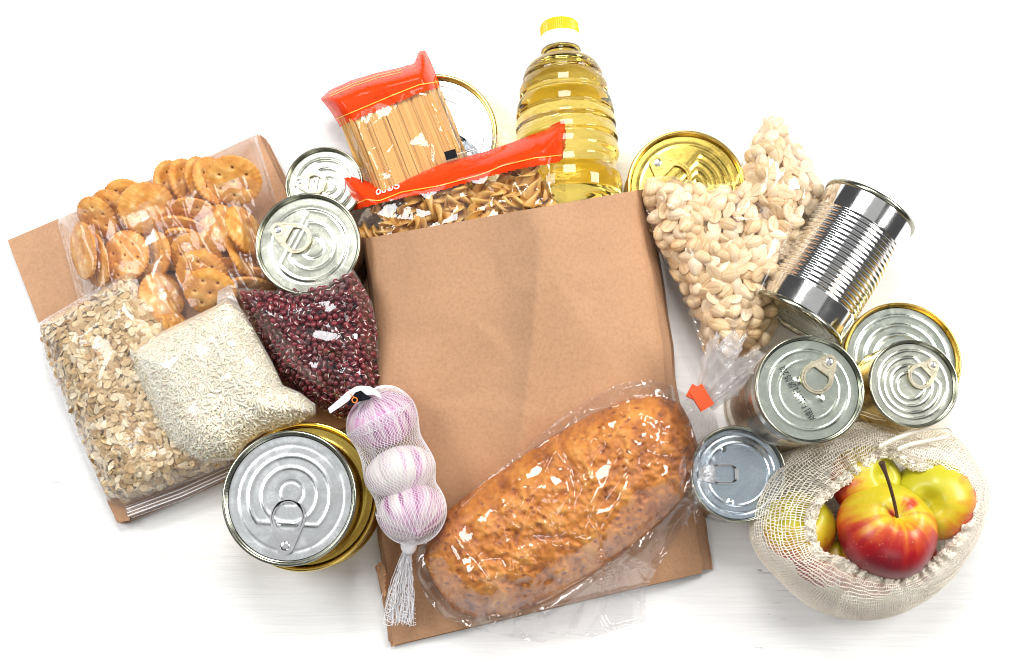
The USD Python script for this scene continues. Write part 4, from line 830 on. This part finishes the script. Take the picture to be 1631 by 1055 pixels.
# ------------------------------------------------------------------ apples in a cotton net bag
AP = [(1411, 846, .066, 78, (.05, .10), 'red and yellow apple with a stem, front of the net bag', True, (-.05, -.8)),
      (1487, 796, .056, 64, (.3, -.5), 'yellow apple with an orange blush at the right of the bag', False, (.9, -.5)),
      (1378, 768, .050, 58, (0, .4), 'small yellow apple peeping behind the stem', False, (-.9, -.6)),
      (1376, 898, .036, 58, (-.4, .2), 'red apple glimpsed through the netting below the front apple', False, (.1, -1.0)),
      (1448, 890, .040, 46, (.3, .3), 'orange red apple under the netting at the lower right of the bag', False, (.5, -1.0)),
      (1306, 892, .038, 44, (-.2, .3), 'yellow red apple under the netting at the lower left of the bag', False, (-.3, -1.0)),
      (1272, 840, .046, 58, (-.3, 0), 'yellow apple at the left inside edge of the bag', False, (.2, -1.0))]
for px, py, z, r, lean, lab, stem, red in AP:
    c = at(px, py, z); R = r * mpp(px, py, z); m = trimesh.creation.icosphere(5); v = np.array(m.vertices)
    rho = np.hypot(v[:, 0], v[:, 1]); rad_ = 1 + .04 * v[:, 2] - .03 * np.abs(v[:, 2]) + .012 * np.cos(np.arctan2(v[:, 1], v[:, 0]) * 5)
    w = v * rad_[:, None]; w[:, 2] = w[:, 2] * .90 - np.where(v[:, 2] > 0, .30 * np.exp(-(rho / .27) ** 2), -.2 * np.exp(-(rho / .22) ** 2))
    an = np.arctan2(v[:, 1], v[:, 0]); dirn = np.array([red[0], red[1], -.25]); dirn /= np.linalg.norm(dirn)
    streak = meshkit.fbm(np.stack([np.cos(an) * 5, np.sin(an) * 5, v[:, 2] * .8], -1), 4, 5)
    tone = (.36 if stem else .16) + .42 * (v @ dirn) + (streak - .5) * .55 - .12 * np.clip(v[:, 2], 0, 1)
    tilt_y = .52 if stem else .2                                   # stem leans to the back
    Mx = trimesh.transformations.euler_matrix(-tilt_y + lean[0], lean[1], 0)[:3, :3]
    t = thing('apple', lab, 'apple', [c[0], c[1], c[2] - R * .9], 'apples in the net bag')
    # red blush chosen in world directions, so it sits where the photo shows it
    vw = v @ Mx.T; tone = (.70 if stem else .26 if z > .04 else .62) + (.66 if stem else .50) * (vw @ dirn) + (streak - .5) * (.6 if stem else .4)
    if stem: tone += .5 * np.exp(-(((vw[:, 0] + .02) / .10) ** 2 + ((vw[:, 1] - .50) / .07) ** 2)) * (vw[:, 2] > 0) + .40 * np.exp(-(((vw[:, 0] - .35) / .2) ** 2 + ((vw[:, 1] - .66) / .14) ** 2))
    part(t, 'skin', (w @ Mx.T * R + c, m.faces), 'apple', True, tone=tone)
    if stem:
        o = np.array([0, 0, .62]) @ Mx.T * R + c
        q = np.linspace(0, 1, 14)[:, None]; e = at(1404, 737, .112); mid = (o + e) / 2 + np.array([.0012, 0, .003])
        part(t, 'stem', tube((1 - q) ** 2 * o + 2 * q * (1 - q) * mid + q ** 2 * e, np.interp(q[:, 0], [0, .8, 1], [.0011, .0012, .0022]), 8), 'stem', 60)
mouth = np.array([(1296, 852), (1299, 815), (1320, 790), (1350, 768), (1385, 742), (1402, 724), (1425, 728), (1450, 746), (1500, 762), (1538, 770), (1547, 800), (1536, 838), (1505, 880), (1472, 905), (1425, 918), (1380, 906), (1338, 888), (1306, 880)], float)
outl = np.array([(1193, 850), (1200, 800), (1228, 748), (1268, 716), (1330, 686), (1385, 668), (1430, 672), (1480, 684), (1520, 692), (1552, 730), (1578, 772), (1570, 822), (1545, 880), (1508, 930), (1460, 965), (1400, 986), (1350, 986), (1290, 966), (1240, 922), (1206, 886)], float)
CX, CY = 1412, 832
def polar(pts, th):
    d = pts - (CX, CY); a = np.arctan2(d[:, 1], d[:, 0]); o = np.argsort(a); a, r = a[o], np.hypot(*d[o].T)
    return np.interp(th, np.r_[a - 2 * np.pi, a, a + 2 * np.pi], np.tile(r, 3))
TH = np.linspace(-np.pi, np.pi, 460, endpoint=False); rm, ro = polar(mouth, TH), polar(outl, TH)
kz = np.exp(-np.arange(-9, 10) ** 2 / 30.); kz /= kz.sum(); rm = np.convolve(np.r_[rm[-9:], rm, rm[:9]], kz, 'valid'); ro = np.convolve(np.r_[ro[-9:], ro, ro[:9]], kz, 'valid')
wav = .0016 * np.sin(TH * 23 + 2 * np.sin(TH * 3)) + .0012 * np.sin(TH * 41)
fold = crumple(42, .0045, 131)
def net_point(i, t_):
    """Surface of the bag: t 0 at the rolled mouth, .62 at the outer bulge, 1 on the table beneath."""
    c, s = np.cos(TH[i]), np.sin(TH[i])
    tt_ = np.clip(t_, 0, 1)
    rp = np.where(tt_ < .72, rm[i] + (ro[i] - rm[i]) * np.sin(np.clip(tt_ / .72, 0, 1) * np.pi / 2) ** .9, ro[i] * (1 - .30 * (np.clip(tt_ - .72, 0, 1) / .28) ** 1.4))
    zz = np.where(tt_ < .12, .066 + .007 * np.sin(tt_ / .12 * np.pi / 2), .073 - .047 * (np.clip(tt_ - .12, 0, 1) / .60) ** 1.7)
    zz = np.where(tt_ > .72, .026 * (1 - np.clip(tt_ - .72, 0, 1) / .28) ** .8 + .0015, zz)
    x, y = CX + rp * c, CY + rp * s
    zz = zz + (wav[i] * np.exp(-((tt_ - .05) / .12) ** 2) + fold(x, y) * np.clip(1 - np.abs(tt_ - .4) / .5, 0, 1) * .9)
    return at(x, y, np.maximum(zz, .0015))
nb_ = thing('net_bag', 'open cream cotton net bag of apples at the lower right', 'bag', [*at(CX, CY, 0)[:2], 0])
tv_ = np.linspace(0, 1, 46); warp = []
for i in range(0, 460, 2): warp.append(net_point(np.full(46, i) if False else (np.full(46, i) + np.round(2 * np.sin(tv_ * 9 + i * .05)).astype(int)) % 460, tv_))
weft = []
al = np.r_[np.arange(460), 0]
for t_ in np.linspace(.015, .97, 29): weft.append(net_point(al, np.full(461, t_) + .006 * np.sin(np.r_[TH, TH[0]] * 9 + t_ * 30) + .004 * np.sin(np.r_[TH, TH[0]] * 31 + t_ * 50)))
warp = [w + rng.normal(0, .00012, w.shape) for w in warp]; weft = [w + rng.normal(0, .00011, w.shape) for w in weft]
curves(nb_, 'lengthwise_threads', warp, [np.clip(rng.normal(.00056, .00010, len(w)), .0003, .001) for w in warp], 'cotton'); curves(nb_, 'crosswise_threads', weft, [np.clip(rng.normal(.00066, .00010, len(w)), .0003, .001) for w in weft], 'cotton')
rim = []
for k in range(26):
    a = k / 26 * 2 * np.pi
    ph = net_point(al, np.full(461, .02)); rw = rng.normal(0, .0005, (461, 3)); off = np.stack([np.cos(np.r_[TH, TH[0]]) * np.cos(a), -np.sin(np.r_[TH, TH[0]]) * np.cos(a), np.full(461, math.sin(a))], -1) * .0028 * (1 + .25 * np.sin(np.r_[TH, TH[0]] * 60 + k))[:, None]
    rim.append(ph + off + rw + np.array([0, 0, .001]))
curves(nb_, 'rolled_hem', rim, .00075, 'cotton')
inner = []
for i in range(0, 460, 3):                                         # the mouth's cloth turned inwards
    q = np.linspace(0, 1, 14); rp = rm[i] * (1 - .02 * q) ; inner.append(at(CX + (rm[i] + 16 * q) * np.cos(TH[i]), CY + (rm[i] + 16 * q) * np.sin(TH[i]), .066 - .05 * q))
for q in np.linspace(.1, 1, 10): inner.append(at(CX + (np.r_[rm, rm[0]] + 16 * q) * np.cos(np.r_[TH, TH[0]]), CY + (np.r_[rm, rm[0]] + 16 * q) * np.sin(np.r_[TH, TH[0]]), .066 - .05 * q))
curves(nb_, 'turned_in_cloth', inner, .00105, 'cotton')
base_w = []
for k in np.linspace(-1, 1, 40):
    q = np.linspace(-1, 1, 30); base_w.append(at(CX - 15 + 145 * q * math.sqrt(max(1 - k * k, .02)), CY + 92 * k, .0022)); base_w.append(at(CX - 15 + 145 * k, CY + 92 * q * math.sqrt(max(1 - k * k, .02)), .0026))
curves(nb_, 'base_cloth', base_w, .0008, 'cotton')
ds = [(1400, 712), (1425, 700), (1450, 690), (1480, 682), (1510, 680), (1518, 688), (1508, 697), (1480, 702), (1450, 708), (1430, 716)]
g = poly_at(ds, np.linspace(0, 1, 50)); wv = np.interp(np.linspace(0, 1, 50), [0, .5, 1], [4.5, 3.5, 4])
dsm = np.stack([at(g[:, 0], g[:, 1] + k * wv, .078 + .003 * np.sin(np.linspace(0, 6, 50)) + (1 - k * k) * .002) for k in (-1, -.4, .4, 1)])
part(nb_, 'drawstring', up(*grid(dsm)), 'cotton', 60)
ft = []
for pts in ([(1372, 655), (1400, 664), (1440, 676)], [(1370, 660), (1395, 668), (1430, 672), (1465, 680)]): ft.append(at(*poly_at(pts, np.linspace(0, 1, 16)).T, .076))
curves(nb_, 'loose_thread', ft, .0005, 'cotton')
